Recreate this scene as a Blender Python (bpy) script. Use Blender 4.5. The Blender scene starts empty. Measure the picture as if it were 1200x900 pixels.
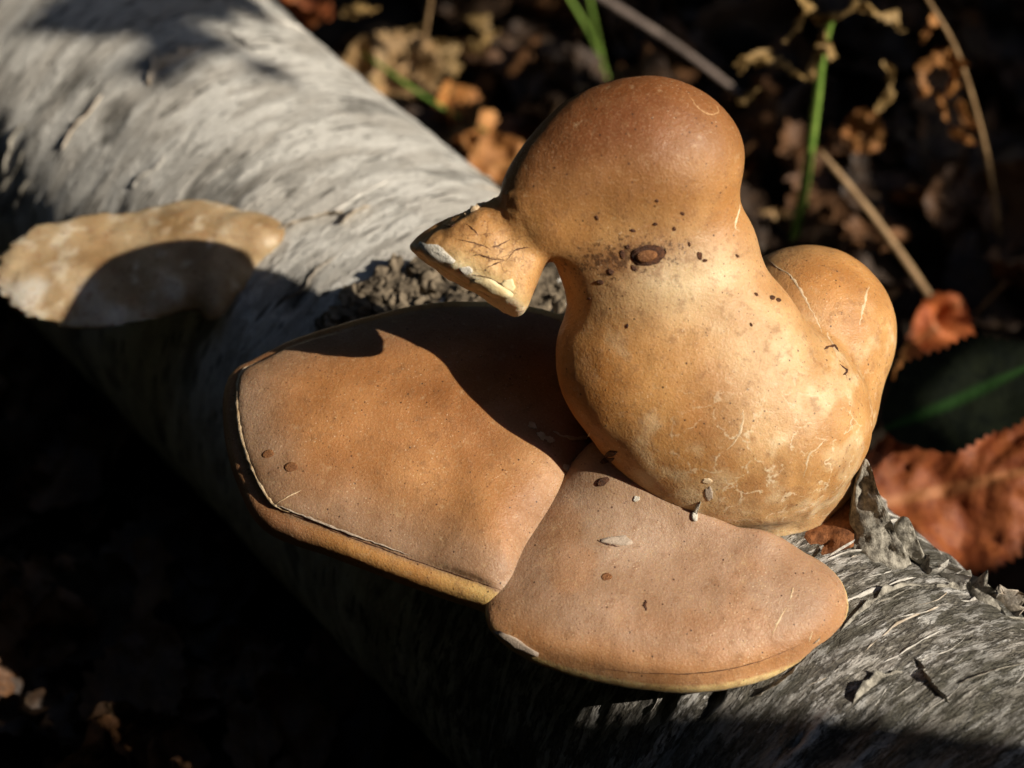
import bpy, bmesh, math, random
import numpy as np
from mathutils import Vector, Matrix
from mathutils.bvhtree import BVHTree

random.seed(7); RNG = np.random.default_rng(7)
S = 0.01                                   # design units are centimetres
scene = bpy.context.scene
col = scene.collection

# ------------------------------------------------------------------ camera
PITCH = math.radians(42.0); LENS = 85.0; D0 = 94.0; FPX = LENS / 36 * 1200
RIGHT = np.array([1.0, 0, 0]); UP = np.array([0, math.sin(PITCH), math.cos(PITCH)])
FWD = np.array([0, math.cos(PITCH), -math.sin(PITCH)])
CAM = -FWD * D0
cd = bpy.data.cameras.new('camera'); cam = bpy.data.objects.new('camera', cd); col.objects.link(cam)
cam.location = Vector(CAM * S); cam.rotation_euler = (math.radians(90) - PITCH, 0, 0)
cd.lens = LENS; cd.sensor_width = 36; cd.clip_start = 0.01; cd.clip_end = 500
cd.dof.use_dof = True; cd.dof.focus_distance = (D0 - 8.0) * S; cd.dof.aperture_fstop = 7.0
scene.camera = cam

# ------------------------------------------------------------------ world, sun, exposure
SUN = np.array([20.0, -10.3, 16.0]); SUN /= np.linalg.norm(SUN)
Q1 = np.array([-SUN[1], SUN[0], 0]); Q1 /= np.linalg.norm(Q1); Q2 = np.cross(SUN, Q1)   # axes across the sunlight
el = math.asin(SUN[2]); az = math.atan2(SUN[0], SUN[1])
w = bpy.data.worlds.new('World'); scene.world = w; w.use_nodes = True
nt = w.node_tree; bg = nt.nodes['Background']
sky = nt.nodes.new('ShaderNodeTexSky'); sky.sky_type = 'NISHITA'; sky.sun_disc = False
sky.sun_elevation = el; sky.sun_rotation = az
nt.links.new(sky.outputs[0], bg.inputs[0]); bg.inputs[1].default_value = 0.10
sl = bpy.data.lights.new('sun', 'SUN'); sl.energy = 5.0; sl.angle = math.radians(0.5); sl.color = (1.0, 0.90, 0.76)
so = bpy.data.objects.new('sun', sl); col.objects.link(so)
so.rotation_euler = Vector(SUN).to_track_quat('Z', 'Y').to_euler()
scene.view_settings.view_transform = 'Standard'; scene.view_settings.look = 'None'
scene.view_settings.exposure = 0.38; scene.view_settings.gamma = 1.0

scene.render.engine = 'CYCLES'; scene.cycles.max_bounces = 4; scene.cycles.diffuse_bounces = 3; scene.cycles.glossy_bounces = 2; scene.cycles.transmission_bounces = 2

# ------------------------------------------------------------------ maths helpers
def ray(px, py):
    return FWD + RIGHT * (px - 600) / FPX - UP * (py - 450) / FPX
def W(px, py, d):                          # a direction from the photograph and a distance -> a point (cm)
    return CAM + ray(px, py) * (D0 + d)
def onz(px, py, z):
    r = ray(px, py); return CAM + r * ((z - CAM[2]) / r[2])
def _hash(i, j, k, s):
    h = (i * 374761393 + j * 668265263 + k * 2147483647 + s * 974711) & 0xffffffff
    h = ((h ^ (h >> 13)) * 1274126177) & 0xffffffff
    h = ((h ^ (h >> 16)) * 2246822519) & 0xffffffff
    return ((h ^ (h >> 15)) & 0xffff) / 65535.0
def vnoise(P, seed=0):
    P = np.asarray(P, float); I = np.floor(P).astype(np.int64); F = P - I; F = F * F * (3 - 2 * F)
    r = 0
    for a in (0, 1):
        wa = F[..., 0] if a else 1 - F[..., 0]
        for b in (0, 1):
            wb = F[..., 1] if b else 1 - F[..., 1]
            for c in (0, 1):
                wc = F[..., 2] if c else 1 - F[..., 2]
                r = r + wa * wb * wc * _hash(I[..., 0] + a, I[..., 1] + b, I[..., 2] + c, seed)
    return r
def fbm(P, octv=4, seed=0, gain=.5):
    P = np.asarray(P, float); r = 0; A = 1; T = 0
    for o in range(octv):
        r = r + A * (vnoise(P * 2 ** o + 17.3 * o, seed + o) - .5); T += A; A *= gain
    return r / T * 2                         # about -1..1
def sstep(a, b, x):
    t = np.clip((x - a) / (b - a), 0, 1); return t * t * (3 - 2 * t)
def smin(a, b, k):
    h = np.clip(.5 + .5 * (b - a) / k, 0, 1); return b + (a - b) * h - k * h * (1 - h)
def smax(a, b, k): return -smin(-a, -b, k)
def ell(P, c, r, ax=None):
    q = P - c
    if ax is not None: q = q @ np.array(ax, dtype=np.float32).T
    r = np.array(r, dtype=np.float32); c0 = q / r
    k0 = np.sqrt((c0 * c0).sum(-1)); c0 /= r; k1 = np.sqrt((c0 * c0).sum(-1)) + 1e-6
    return k0 * (k0 - 1) / k1
def catmull(pts, n=8, closed=True):
    pts = np.asarray(pts, float); N = len(pts); out = []
    rng = range(N) if closed else range(N - 1)
    for i in rng:
        if closed: p0, p1, p2, p3 = pts[i - 1], pts[i], pts[(i + 1) % N], pts[(i + 2) % N]
        else: p0, p1, p2, p3 = pts[max(i - 1, 0)], pts[i], pts[i + 1], pts[min(i + 2, N - 1)]
        for t in np.linspace(0, 1, n, endpoint=False):
            out.append(.5 * (2 * p1 + (p2 - p0) * t + (2 * p0 - 5 * p1 + 4 * p2 - p3) * t * t + (3 * p1 - p0 - 3 * p2 + p3) * t ** 3))
    if not closed: out.append(pts[-1])
    return np.array(out)
def seg_dist(Q, poly, closed=True):
    best = np.full(Q.shape[:-1], 1e9)
    N = len(poly)
    for i in range(N if closed else N - 1):
        a = poly[i]; b = poly[(i + 1) % N]; e = b - a; L = (e * e).sum()
        if L < 1e-12: continue
        t = np.clip(((Q - a) @ e) / L, 0, 1)
        dd = Q - a - t[..., None] * e
        best = np.minimum(best, (dd * dd).sum(-1))
    return np.sqrt(best)
def poly_sdf(Q, poly):
    d = seg_dist(Q, poly); ins = np.zeros(Q.shape[:-1], bool); N = len(poly)
    for i in range(N):
        a = poly[i]; b = poly[(i + 1) % N]
        c = ((a[1] > Q[..., 1]) != (b[1] > Q[..., 1]))
        xx = (b[0] - a[0]) * (Q[..., 1] - a[1]) / (b[1] - a[1] + 1e-12) + a[0]
        ins ^= c & (Q[..., 0] < xx)
    return np.where(ins, -d, d)
def surface_nets(V, org, h):
    """V: field on a grid, negative inside -> vertices (grid frame, cm), quads"""
    ins = V < 0
    nx, ny, nz = V.shape
    c = ins[:-1, :-1, :-1].astype(np.int8)
    acc = np.zeros_like(c)
    for a in (0, 1):
        for b in (0, 1):
            for d in (0, 1):
                acc = acc + ins[a:nx - 1 + a, b:ny - 1 + b, d:nz - 1 + d]
    cells = np.argwhere((acc > 0) & (acc < 8))
    idx = np.full(c.shape, -1, np.int64); idx[tuple(cells.T)] = np.arange(len(cells))
    s = np.zeros((len(cells), 3)); n = np.zeros(len(cells))
    corners = [(a, b, d) for a in (0, 1) for b in (0, 1) for d in (0, 1)]
    for A in corners:
        for k in range(3):
            if A[k]: continue
            B = list(A); B[k] = 1
            va = V[tuple((cells + A).T)]; vb = V[tuple((cells + B).T)]
            m = (va < 0) != (vb < 0)
            t = np.where(m, va / np.where(m, va - vb, 1), 0)
            p = np.array(A, float) + np.outer(t, np.eye(3)[k])
            s += p * m[:, None]; n += m
    verts = org + (cells + s / n[:, None]) * h
    quads = []
    for k in range(3):
        u, v = (k + 1) % 3, (k + 2) % 3
        lo = [slice(1, V.shape[i] - 1) for i in range(3)]; hi = list(lo)
        lo[k] = slice(0, V.shape[k] - 1); hi[k] = slice(1, V.shape[k])
        a = ins[tuple(lo)]; b = ins[tuple(hi)]
        e = np.argwhere(a != b)
        if not len(e): continue
        fl = a[tuple(e.T)]
        off = np.ones(3, int); off[k] = 0
        e = e + off
        U = np.eye(3, dtype=int)[u]; VV = np.eye(3, dtype=int)[v]
        q = np.stack([idx[tuple((e - U - VV).T)], idx[tuple((e - VV).T)], idx[tuple(e.T)], idx[tuple((e - U).T)]], 1)
        q[~fl] = q[~fl][:, ::-1]
        quads.append(q)
    q = np.concatenate(quads); q = q[(q >= 0).all(1)]
    return verts, q
def vert_normals(v, f):
    f = np.asarray(f)
    n = np.cross(v[f[:, 2]] - v[f[:, 0]], v[f[:, -1]] - v[f[:, 1]])
    N = np.zeros_like(v)
    for i in range(f.shape[1]): np.add.at(N, f[:, i], n)
    return N / (np.linalg.norm(N, axis=1, keepdims=True) + 1e-12)
def project(v):
    q = v - CAM; dz = q @ FWD
    return 600 + FPX * (q @ RIGHT) / dz, 450 - FPX * (q @ UP) / dz
def bump2(px, py, cx, cy, rx, ry, rot=0):
    a = math.radians(rot); x = px - cx; y = py - cy
    u = (x * math.cos(a) + y * math.sin(a)) / rx; v = (-x * math.sin(a) + y * math.cos(a)) / ry
    return np.exp(-(u * u + v * v))

# ------------------------------------------------------------------ object helpers
def mesh_obj(name, v, f, mat, parent=None, base=None, smooth=True, colors=None, uv=None, attrs=None):
    v = np.asarray(v, float)
    b = np.zeros(3) if base is None else np.asarray(base, float)
    me = bpy.data.meshes.new(name)
    fl = f.tolist() if isinstance(f, np.ndarray) else f
    me.from_pydata(((v - b) * S).tolist(), [], fl); me.update()
    if smooth: me.polygons.foreach_set('use_smooth', [True] * len(me.polygons))
    if colors is not None:
        ca = me.color_attributes.new('col', 'FLOAT_COLOR', 'POINT')
        c4 = np.ones((len(v), 4), np.float32); c4[:, :3] = np.clip(colors, 0, 1); ca.data.foreach_set('color', c4.ravel())
    for k, a in (attrs or {}).items():
        at = me.attributes.new(k, 'FLOAT', 'POINT'); at.data.foreach_set('value', np.asarray(a, np.float32))
    if uv is not None:                       # stored as a plain vector attribute
        at = me.attributes.new('suv', 'FLOAT_VECTOR', 'POINT'); at.data.foreach_set('vector', np.asarray(uv, np.float32).ravel())
    me.materials.append(mat)
    o = bpy.data.objects.new(name, me); col.objects.link(o)
    if parent is not None: o.parent = parent
    else: o.location = Vector(b * S)
    return o
def empty(name, loc):
    o = bpy.data.objects.new(name, None); o.empty_display_size = .02; col.objects.link(o); o.location = Vector(np.asarray(loc) * S); return o
def tag(o, label=None, cat=None, group=None, kind=None):
    for k, x in (('label', label), ('category', cat), ('group', group), ('kind', kind)):
        if x: o[k] = x
    return o
def bvh(v, f): return BVHTree.FromPolygons([tuple(x) for x in v], [tuple(x) for x in f])
def hit(tree, px, py):
    r = ray(px, py); p, n, i, d = tree.ray_cast(Vector(CAM), Vector(r).normalized())
    if p is None: return None, None
    return np.array(p), np.array(n)

# ------------------------------------------------------------------ materials
class NB:
    def __init__(s, name):
        s.m = bpy.data.materials.new(name); s.m.use_nodes = True; s.t = s.m.node_tree
        s.b = s.t.nodes['Principled BSDF']
    def n(s, typ, **kw):
        x = s.t.nodes.new('ShaderNode' + typ)
        for k, v in kw.items():
            if k in ('operation', 'blend_type', 'data_type', 'attribute_name', 'feature', 'noise_dimensions', 'distance', 'interpolation_type'): setattr(x, k, v)
        return x
    def l(s, a, b): s.t.links.new(a, b)
    def attr(s, name, out='Color'): return s.n('Attribute', attribute_name=name).outputs[out]
    def coord(s, scale=(100, 100, 100), src=None):
        m = s.n('Mapping'); m.inputs['Scale'].default_value = scale
        s.l(src if src is not None else s.n('TexCoord').outputs['Object'], m.inputs[0]); return m.outputs[0]
    def noise(s, vec, scale=1, detail=4, rough=.55, dist=0):
        x = s.n('TexNoise'); x.inputs['Scale'].default_value = scale; x.inputs['Detail'].default_value = detail
        x.inputs['Roughness'].default_value = rough; x.inputs['Distortion'].default_value = dist
        s.l(vec, x.inputs['Vector']); return x.outputs['Fac']
    def vor(s, vec, scale=1, feature='F1', rnd=1):
        x = s.n('TexVoronoi', feature=feature); x.inputs['Scale'].default_value = scale; x.inputs['Randomness'].default_value = rnd
        s.l(vec, x.inputs['Vector']); return x.outputs['Distance']
    def mr(s, v, a, b, c=0, d=1, smooth=True):
        x = s.n('MapRange', interpolation_type='SMOOTHSTEP' if smooth else 'LINEAR')
        s.l(v, x.inputs[0])
        for i, q in zip((1, 2, 3, 4), (a, b, c, d)): x.inputs[i].default_value = q
        return x.outputs[0]
    def math(s, op, a, b):
        x = s.n('Math', operation=op)
        for i, q in enumerate((a, b)):
            if hasattr(q, 'is_linked'): s.l(q, x.inputs[i])
            else: x.inputs[i].default_value = q
        return x.outputs[0]
    def mix(s, fac, a, b, mode='MIX'):
        x = s.n('Mix', data_type='RGBA', blend_type=mode)
        for i, q in ((0, fac), (6, a), (7, b)):
            if hasattr(q, 'is_linked'): s.l(q, x.inputs[i])
            else: x.inputs[i].default_value = (*q, 1) if isinstance(q, tuple) else q
        return x.outputs[2]
    def bump(s, h, strength=.3, dist=.001, prev=None):
        x = s.n('Bump'); x.inputs['Strength'].default_value = strength; x.inputs['Distance'].default_value = dist
        s.l(h, x.inputs['Height'])
        if prev is not None: s.l(prev, x.inputs['Normal'])
        return x.outputs[0]
    def done(s, color=None, rough=.6, spec=.4, normal=None, sss=0, sssr=(.004, .002, .001)):
        if color is not None:
            if hasattr(color, 'is_linked'): s.l(color, s.b.inputs['Base Color'])
            else: s.b.inputs['Base Color'].default_value = (*color, 1)
        if hasattr(rough, 'is_linked'): s.l(rough, s.b.inputs['Roughness'])
        else: s.b.inputs['Roughness'].default_value = rough
        s.b.inputs['Specular IOR Level'].default_value = spec
        if normal is not None: s.l(normal, s.b.inputs['Normal'])
        if sss:
            s.b.inputs['Subsurface Weight'].default_value = sss; s.b.inputs['Subsurface Radius'].default_value = sssr
            s.b.inputs['Subsurface Scale'].default_value = 1.0
        return s.m

def fungus_mat():
    s = NB('fungus_skin'); c = s.coord()
    base = s.attr('col'); spk = s.attr('speck', 'Fac'); crk = s.attr('crackle', 'Fac')
    n1 = s.noise(c, .55, 4, .6); n2 = s.noise(c, 2.2, 5, .68)
    n3 = s.noise(c, 13, 3, .6)
    x = s.mix(s.mr(n1, .35, .68), (.80, .72, .62), (1.08, 1.08, 1.08)); base = s.mix(1.0, base, x, 'MULTIPLY')
    base = s.mix(s.math('MULTIPLY', s.mr(n2, .48, .70), .55), base, (.20, .085, .028))
    base = s.mix(s.math('MULTIPLY', s.mr(n2, .44, .28), .30), base, (.66, .47, .27))
    base = s.mix(s.math('MULTIPLY', s.mr(n3, .52, .68), .16), base, (.66, .45, .25))
    base = s.mix(s.math('MULTIPLY', s.mr(n3, .48, .34), .16), base, (.22, .10, .035))
    # dark specks
    v1 = s.vor(c, 2.6); m1 = s.noise(c, 1.1, 3)
    d1 = s.math('MULTIPLY', s.mr(v1, .13, .07), s.mr(m1, .43, .53))
    v2 = s.vor(c, 4.6); d2 = s.math('MULTIPLY', s.mr(v2, .17, .09), s.mr(s.noise(c, 2.3, 3), .42, .54))
    d3 = s.mr(s.math('ADD', s.noise(c, 4.5, 4, .75), s.math('MULTIPLY', spk, .24)), .70, .80)
    spot = s.math('MAXIMUM', s.math('MAXIMUM', d1, s.math('MULTIPLY', d2, .7)), s.math('MULTIPLY', d3, .85))
    base = s.mix(s.math('MULTIPLY', spot, .85), base, (.045, .018, .009))
    # light pin pricks
    v4 = s.vor(c, 6.0); d4 = s.math('MULTIPLY', s.mr(v4, .2, .1), s.mr(n1, .50, .62))
    base = s.mix(s.math('MULTIPLY', d4, .5), base, (.78, .6, .40))
    # cracked skin where the attribute says so
    cv = s.n('TexNoise'); cv.inputs['Scale'].default_value = 2.2; cv.inputs['Detail'].default_value = 3; s.l(c, cv.inputs['Vector'])
    wv = s.n('VectorMath', operation='ADD'); s.l(c, wv.inputs[0]); s.l(cv.outputs['Color'], wv.inputs[1])
    ve = s.vor(wv.outputs[0], 1.5, 'DISTANCE_TO_EDGE')
    cr = s.math('MULTIPLY', s.mr(ve, .045, .008), s.math('MULTIPLY', crk, s.mr(s.noise(c, 1.6, 2), .42, .55)))
    base = s.mix(s.math('MULTIPLY', cr, .75), base, (.10, .035, .012))
    ve2 = s.vor(wv.outputs[0], .62, 'DISTANCE_TO_EDGE')
    pc = s.math('MULTIPLY', s.mr(ve2, .034, .008), s.math('MULTIPLY', s.attr('palecrack', 'Fac'), s.mr(n2, .44, .56)))
    base = s.mix(s.math('MULTIPLY', pc, .75), base, (.74, .60, .40))
    nb = s.bump(s.math('ADD', s.math('MULTIPLY', n2, 1.2), s.math('MULTIPLY', n3, .6)), .30, .0016)
    return s.done(base, s.mr(n2, .3, .7, .40, .60), .38, nb, .25, (.006, .0025, .001))
def plain_mat(name, a, b, scale=3, rough=.7, bump=.3, spec=.3, sss=0):
    s = NB(name); c = s.coord(); n = s.noise(c, scale, 5, .65)
    return s.done(s.mix(s.mr(n, .3, .7), a, b), rough, spec, s.bump(s.noise(c, scale * 3, 5, .65), bump, .001), sss)
def bark_mat():
    s = NB('birch_bark'); uv = s.attr('suv', 'Vector'); age = s.attr('age', 'Fac'); cav = s.attr('cavity', 'Fac')
    big = s.noise(s.coord((.14, .22, .1), uv), 1, 3, .6)
    st = s.noise(s.coord((.30, 1.15, 1), uv), 1, 5, .62)
    st2 = s.noise(s.coord((.17, .5, 3), uv), 1, 5, .62)
    tiny = s.noise(s.coord((4, 8, 1), uv), 1, 3, .75)
    dk = s.noise(s.coord((.60, 2.1, 7), uv), 1, 6, .72)
    lay1 = s.mr(st, .50, .545); lay2 = s.mr(st2, .50, .54)
    pale = s.mix(age, (.80, .78, .72), (.60, .59, .57))
    pale = s.mix(s.math('MULTIPLY', lay1, .60), pale, (.42, .40, .36))
    pale = s.mix(s.math('MULTIPLY', lay2, .45), pale, (.50, .46, .40))
    pale = s.mix(s.math('MULTIPLY', s.mr(tiny, .46, .66), .38), pale, (.32, .30, .26))
    dark = s.mix(s.mr(tiny, .38, .6), (.035, .03, .025), (.20, .185, .15))
    patch_ = s.mr(s.math('ADD', dk, s.math('MULTIPLY', s.math('SUBTRACT', age, .42), .14)), .54, .585)
    base = s.mix(s.math('MULTIPLY', patch_, .9), pale, dark)
    vd = s.vor(s.coord((.42, 3.0, 1), uv), 1); dash = s.math('MULTIPLY', s.mr(vd, .27, .17), s.mr(s.noise(s.coord((.35, .5, 4), uv), 1, 3), .45, .53))
    base = s.mix(s.math('MULTIPLY', dash, .88), base, (.04, .034, .028))
    base = s.mix(s.math('MULTIPLY', s.mr(big, .53, .43), s.math('MULTIPLY', age, .62)), base, (.09, .088, .066))
    base = s.mix(s.math('MULTIPLY', cav, .8), base, (.03, .026, .02))
    fine = s.noise(s.coord((1.1, 5.5, 2), uv), 1, 4, .75)
    fm = s.mr(fine, .36, .60); fg = s.mix(fm, (.38, .36, .33), (1.05, 1.05, 1.05))
    base = s.mix(s.math('ADD', s.math('MULTIPLY', age, .70), .12), base, s.mix(1.0, base, fg, 'MULTIPLY'))
    h = s.math('ADD', s.math('MULTIPLY', lay1, -.5), s.math('MULTIPLY', patch_, -.9)); h = s.math('ADD', h, s.math('MULTIPLY', fine, 1.6))
    nb = s.bump(h, .9, .0035)
    return s.done(base, .8, .2, nb)
def leaf_mat(name, a, b, vein, rough=.55, trans=.0, spec=.35):
    s = NB(name); c = s.coord(); oi = s.n('ObjectInfo')
    n = s.noise(c, 1.2, 5, .65, .3)
    base = s.mix(s.mr(n, .3, .7), a, b)
    base = s.mix(s.math('MULTIPLY', s.mr(s.noise(c, 4, 4), .55, .7), .6), base, tuple(x * .25 for x in a))
    hs = s.n('HueSaturation'); s.l(base, hs.inputs['Color']); s.l(s.mr(oi.outputs['Random'], 0, 1, .65, 1.2, False), hs.inputs['Value'])
    base = s.mix(s.attr('vein', 'Fac'), hs.outputs[0], vein)
    m = s.done(base, rough, spec, s.bump(s.noise(c, 3, 5, .65), .4, .003))
    if trans:
        tr = s.n('BsdfTranslucent'); s.l(base, tr.inputs[0]); mx = s.n('MixShader'); mx.inputs[0].default_value = trans
        s.l(s.b.outputs[0], mx.inputs[1]); s.l(tr.outputs[0], mx.inputs[2]); s.l(mx.outputs[0], s.t.nodes['Material Output'].inputs[0])
    return m
M = {}
M['fungus'] = fungus_mat()
M['flesh'] = plain_mat('fungus_flesh', (.52, .47, .38), (.78, .74, .65), 4, .7, .9)
M['cream'] = plain_mat('cream_rim', (.72, .55, .28), (.80, .68, .42), 3, .6, .3)
M['scar'] = plain_mat('scar_dark', (.045, .018, .010), (.13, .05, .02), 7, .5, .8)
M['scar_in'] = plain_mat('scar_inside', (.17, .065, .022), (.32, .14, .05), 6, .5, .8)
M['paleskin'] = plain_mat('pale_torn_skin', (.50, .33, .17), (.72, .57, .38), 3, .65, .5)
M['greyskin'] = plain_mat('grey_torn_skin', (.36, .28, .21), (.50, .40, .31), 5, .65, .5)
M['tanline'] = plain_mat('tan_scar_line', (.34, .17, .065), (.55, .33, .16), 4, .6, .4)
M['bark'] = bark_mat()
M['barkedge'] = plain_mat('torn_bark', (.09, .08, .065), (.46, .43, .36), 3.0, .85, 1.0)
M['rot'] = plain_mat('rotten_wood', (.10, .035, .012), (.28, .11, .04), 2.5, .85, 1.0)
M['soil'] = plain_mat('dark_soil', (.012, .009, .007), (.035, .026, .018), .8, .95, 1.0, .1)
M['crumb'] = plain_mat('bark_crumbs', (.03, .024, .018), (.25, .20, .14), .9, .9, 1.0, .1)

# ------------------------------------------------------------------ ground
ZG = -18.3
def ground_h(x, y):
    pn = x * .792 + (y - 3.3) * .611                                # litter banked up behind the log
    return ZG + 1.7 * np.exp(-((pn - 20) / 12) ** 2) + .7 * fbm(np.stack([x * .06, y * .06, 0 * x], -1), 4, 3)
def build_ground():
    g = np.concatenate([-np.geomspace(4000, 90, 14), np.linspace(-80, 130, 106), np.geomspace(140, 4000, 14)])
    X, Y = np.meshgrid(g, g, indexing='ij'); n = len(g)
    Z = ground_h(X, Y) + .25 * fbm(np.stack([X * .4, Y * .4, 0 * X], -1), 3, 9)
    i = np.arange(n * n).reshape(n, n)
    f = np.stack([i[:-1, :-1], i[1:, :-1], i[1:, 1:], i[:-1, 1:]], -1).reshape(-1, 4)
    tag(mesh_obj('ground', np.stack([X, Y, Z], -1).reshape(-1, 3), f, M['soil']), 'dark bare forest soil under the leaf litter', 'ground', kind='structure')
build_ground()

# ------------------------------------------------------------------ birch log
LA = np.array([0, 3.3, -9.2]); LTH = math.radians(52.35); LR = 9.6
LU = np.array([math.cos(LTH), -math.sin(LTH), -.0127]); LU /= np.linalg.norm(LU)
LN = np.array([-LU[1], LU[0], 0]); LN /= np.linalg.norm(LN)           # away from the camera, to the right
LZ = np.cross(LU, LN)
if LZ[2] < 0: LZ = -LZ
def log_radius(t, a):
    """t: cm along, a: angle from straight up towards LN"""
    ca, sa = np.cos(a), np.sin(a)
    base = LR + .35 * fbm(np.stack([t * .07, ca * 1.2 + 5, sa * 1.2], -1), 3, 21)
    wob = 1.3 * fbm(np.stack([t * .12, ca * 1.5, sa * 1.5 + 4], -1), 3, 27)
    st = fbm(np.stack([(t + wob) * 1.3, ca * 3.0 + 3, sa * 3.0], -1), 5, 31, .62)
    st2 = fbm(np.stack([(t + wob) * .55, ca * 2.2 + 8, sa * 2.2], -1), 4, 41, .6)
    age = sstep(-3, 12, t) * .9
    rough = .09 + .17 * age
    crack = sstep(.22, .50, st2)
    r = base + rough * st - (.08 + .20 * age) * crack
    # swelling where the brackets grow and a collar at the far end
    r = r + .5 * np.exp(-((t + 33) / 6) ** 2) * (.5 + .5 * ca)
    # bark plate edge across the log on the near side
    edge = t - (22.5 + 1.6 * fbm(np.stack([ca * 3, sa * 3, 0 * t], -1), 3, 55))
    r = r + .14 * sstep(-.2, .12, edge) * np.exp(-np.clip(edge, 0, 9) / 5)
    return r, np.clip(crack * .8 + sstep(.35, .6, -st) * .4 * age, 0, 1), age
def log_point(t, a, off=0.):
    r, _, _ = log_radius(np.atleast_1d(float(t)), np.atleast_1d(float(a)))
    return LA + LU * t + (LZ * math.cos(a) + LN * math.sin(a)) * (r[0] + off)
def build_log():
    ts = np.concatenate([np.linspace(-190, -62, 40, endpoint=False), np.arange(-62, 36, .16), np.linspace(36, 90, 30)])
    na = 400; A = np.linspace(-math.pi, math.pi, na, endpoint=False)
    T, AA = np.meshgrid(ts, A, indexing='ij')
    R, cav, age = log_radius(T, AA)
    P = LA + T[..., None] * LU + R[..., None] * (np.cos(AA)[..., None] * LZ + np.sin(AA)[..., None] * LN)
    n = len(ts); i = np.arange(n * na).reshape(n, na); j = np.roll(i, -1, 1)
    f = np.stack([i[:-1], i[1:], j[1:], j[:-1]], -1).reshape(-1, 4)
    v = P.reshape(-1, 3)
    nn = np.cross(v[f[0, 2]] - v[f[0, 0]], v[f[0, 3]] - v[f[0, 1]])
    if nn @ (v[f[0, 0]] - LA - LU * ts[0]) < 0: f = f[:, ::-1]
    uv = np.stack([AA * LR, T, 0 * T], -1).reshape(-1, 3)
    # seam: fold the angle so noise stays continuous on the visible side (seam is underneath)
    base = np.array([LA[0], LA[1], ZG])
    root = tag(empty('birch_log', base), 'fallen grey-white birch log lying on the forest floor', 'log')
    o = mesh_obj('bark', v, f, M['bark'], root, base, uv=uv, attrs={'age': age.ravel(), 'cavity': cav.ravel()})
    for t, s in ((-190, -1), (90, 1)):
        k = 0 if s < 0 else n - 1
        c = v.reshape(n, na, 3)[k]; cc = c.mean(0); vv = np.vstack([c, cc])
        ff = [[a, (a + 1) % na, na] if s < 0 else [(a + 1) % na, a, na] for a in range(na)]
        mesh_obj('cut_end', vv, ff, M['rot'], root, base, smooth=False)
    return root, base, bvh(v.reshape(n, na, 3)[40:653, :, :].reshape(-1, 3), f[:612 * na])
LOGROOT, LOGBASE, LOGT = build_log()

# ------------------------------------------------------------------ the duck-shaped bracket fungus
def pxr(r, d): return r * (D0 + d) / FPX
FB = W(840, 610, -5.5)                                             # base of the fungus
FROOT = tag(empty('bracket_fungus', FB), 'tan duck-shaped bracket fungus with round head, bill and two shelves on birch log', 'fungus')

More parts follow.
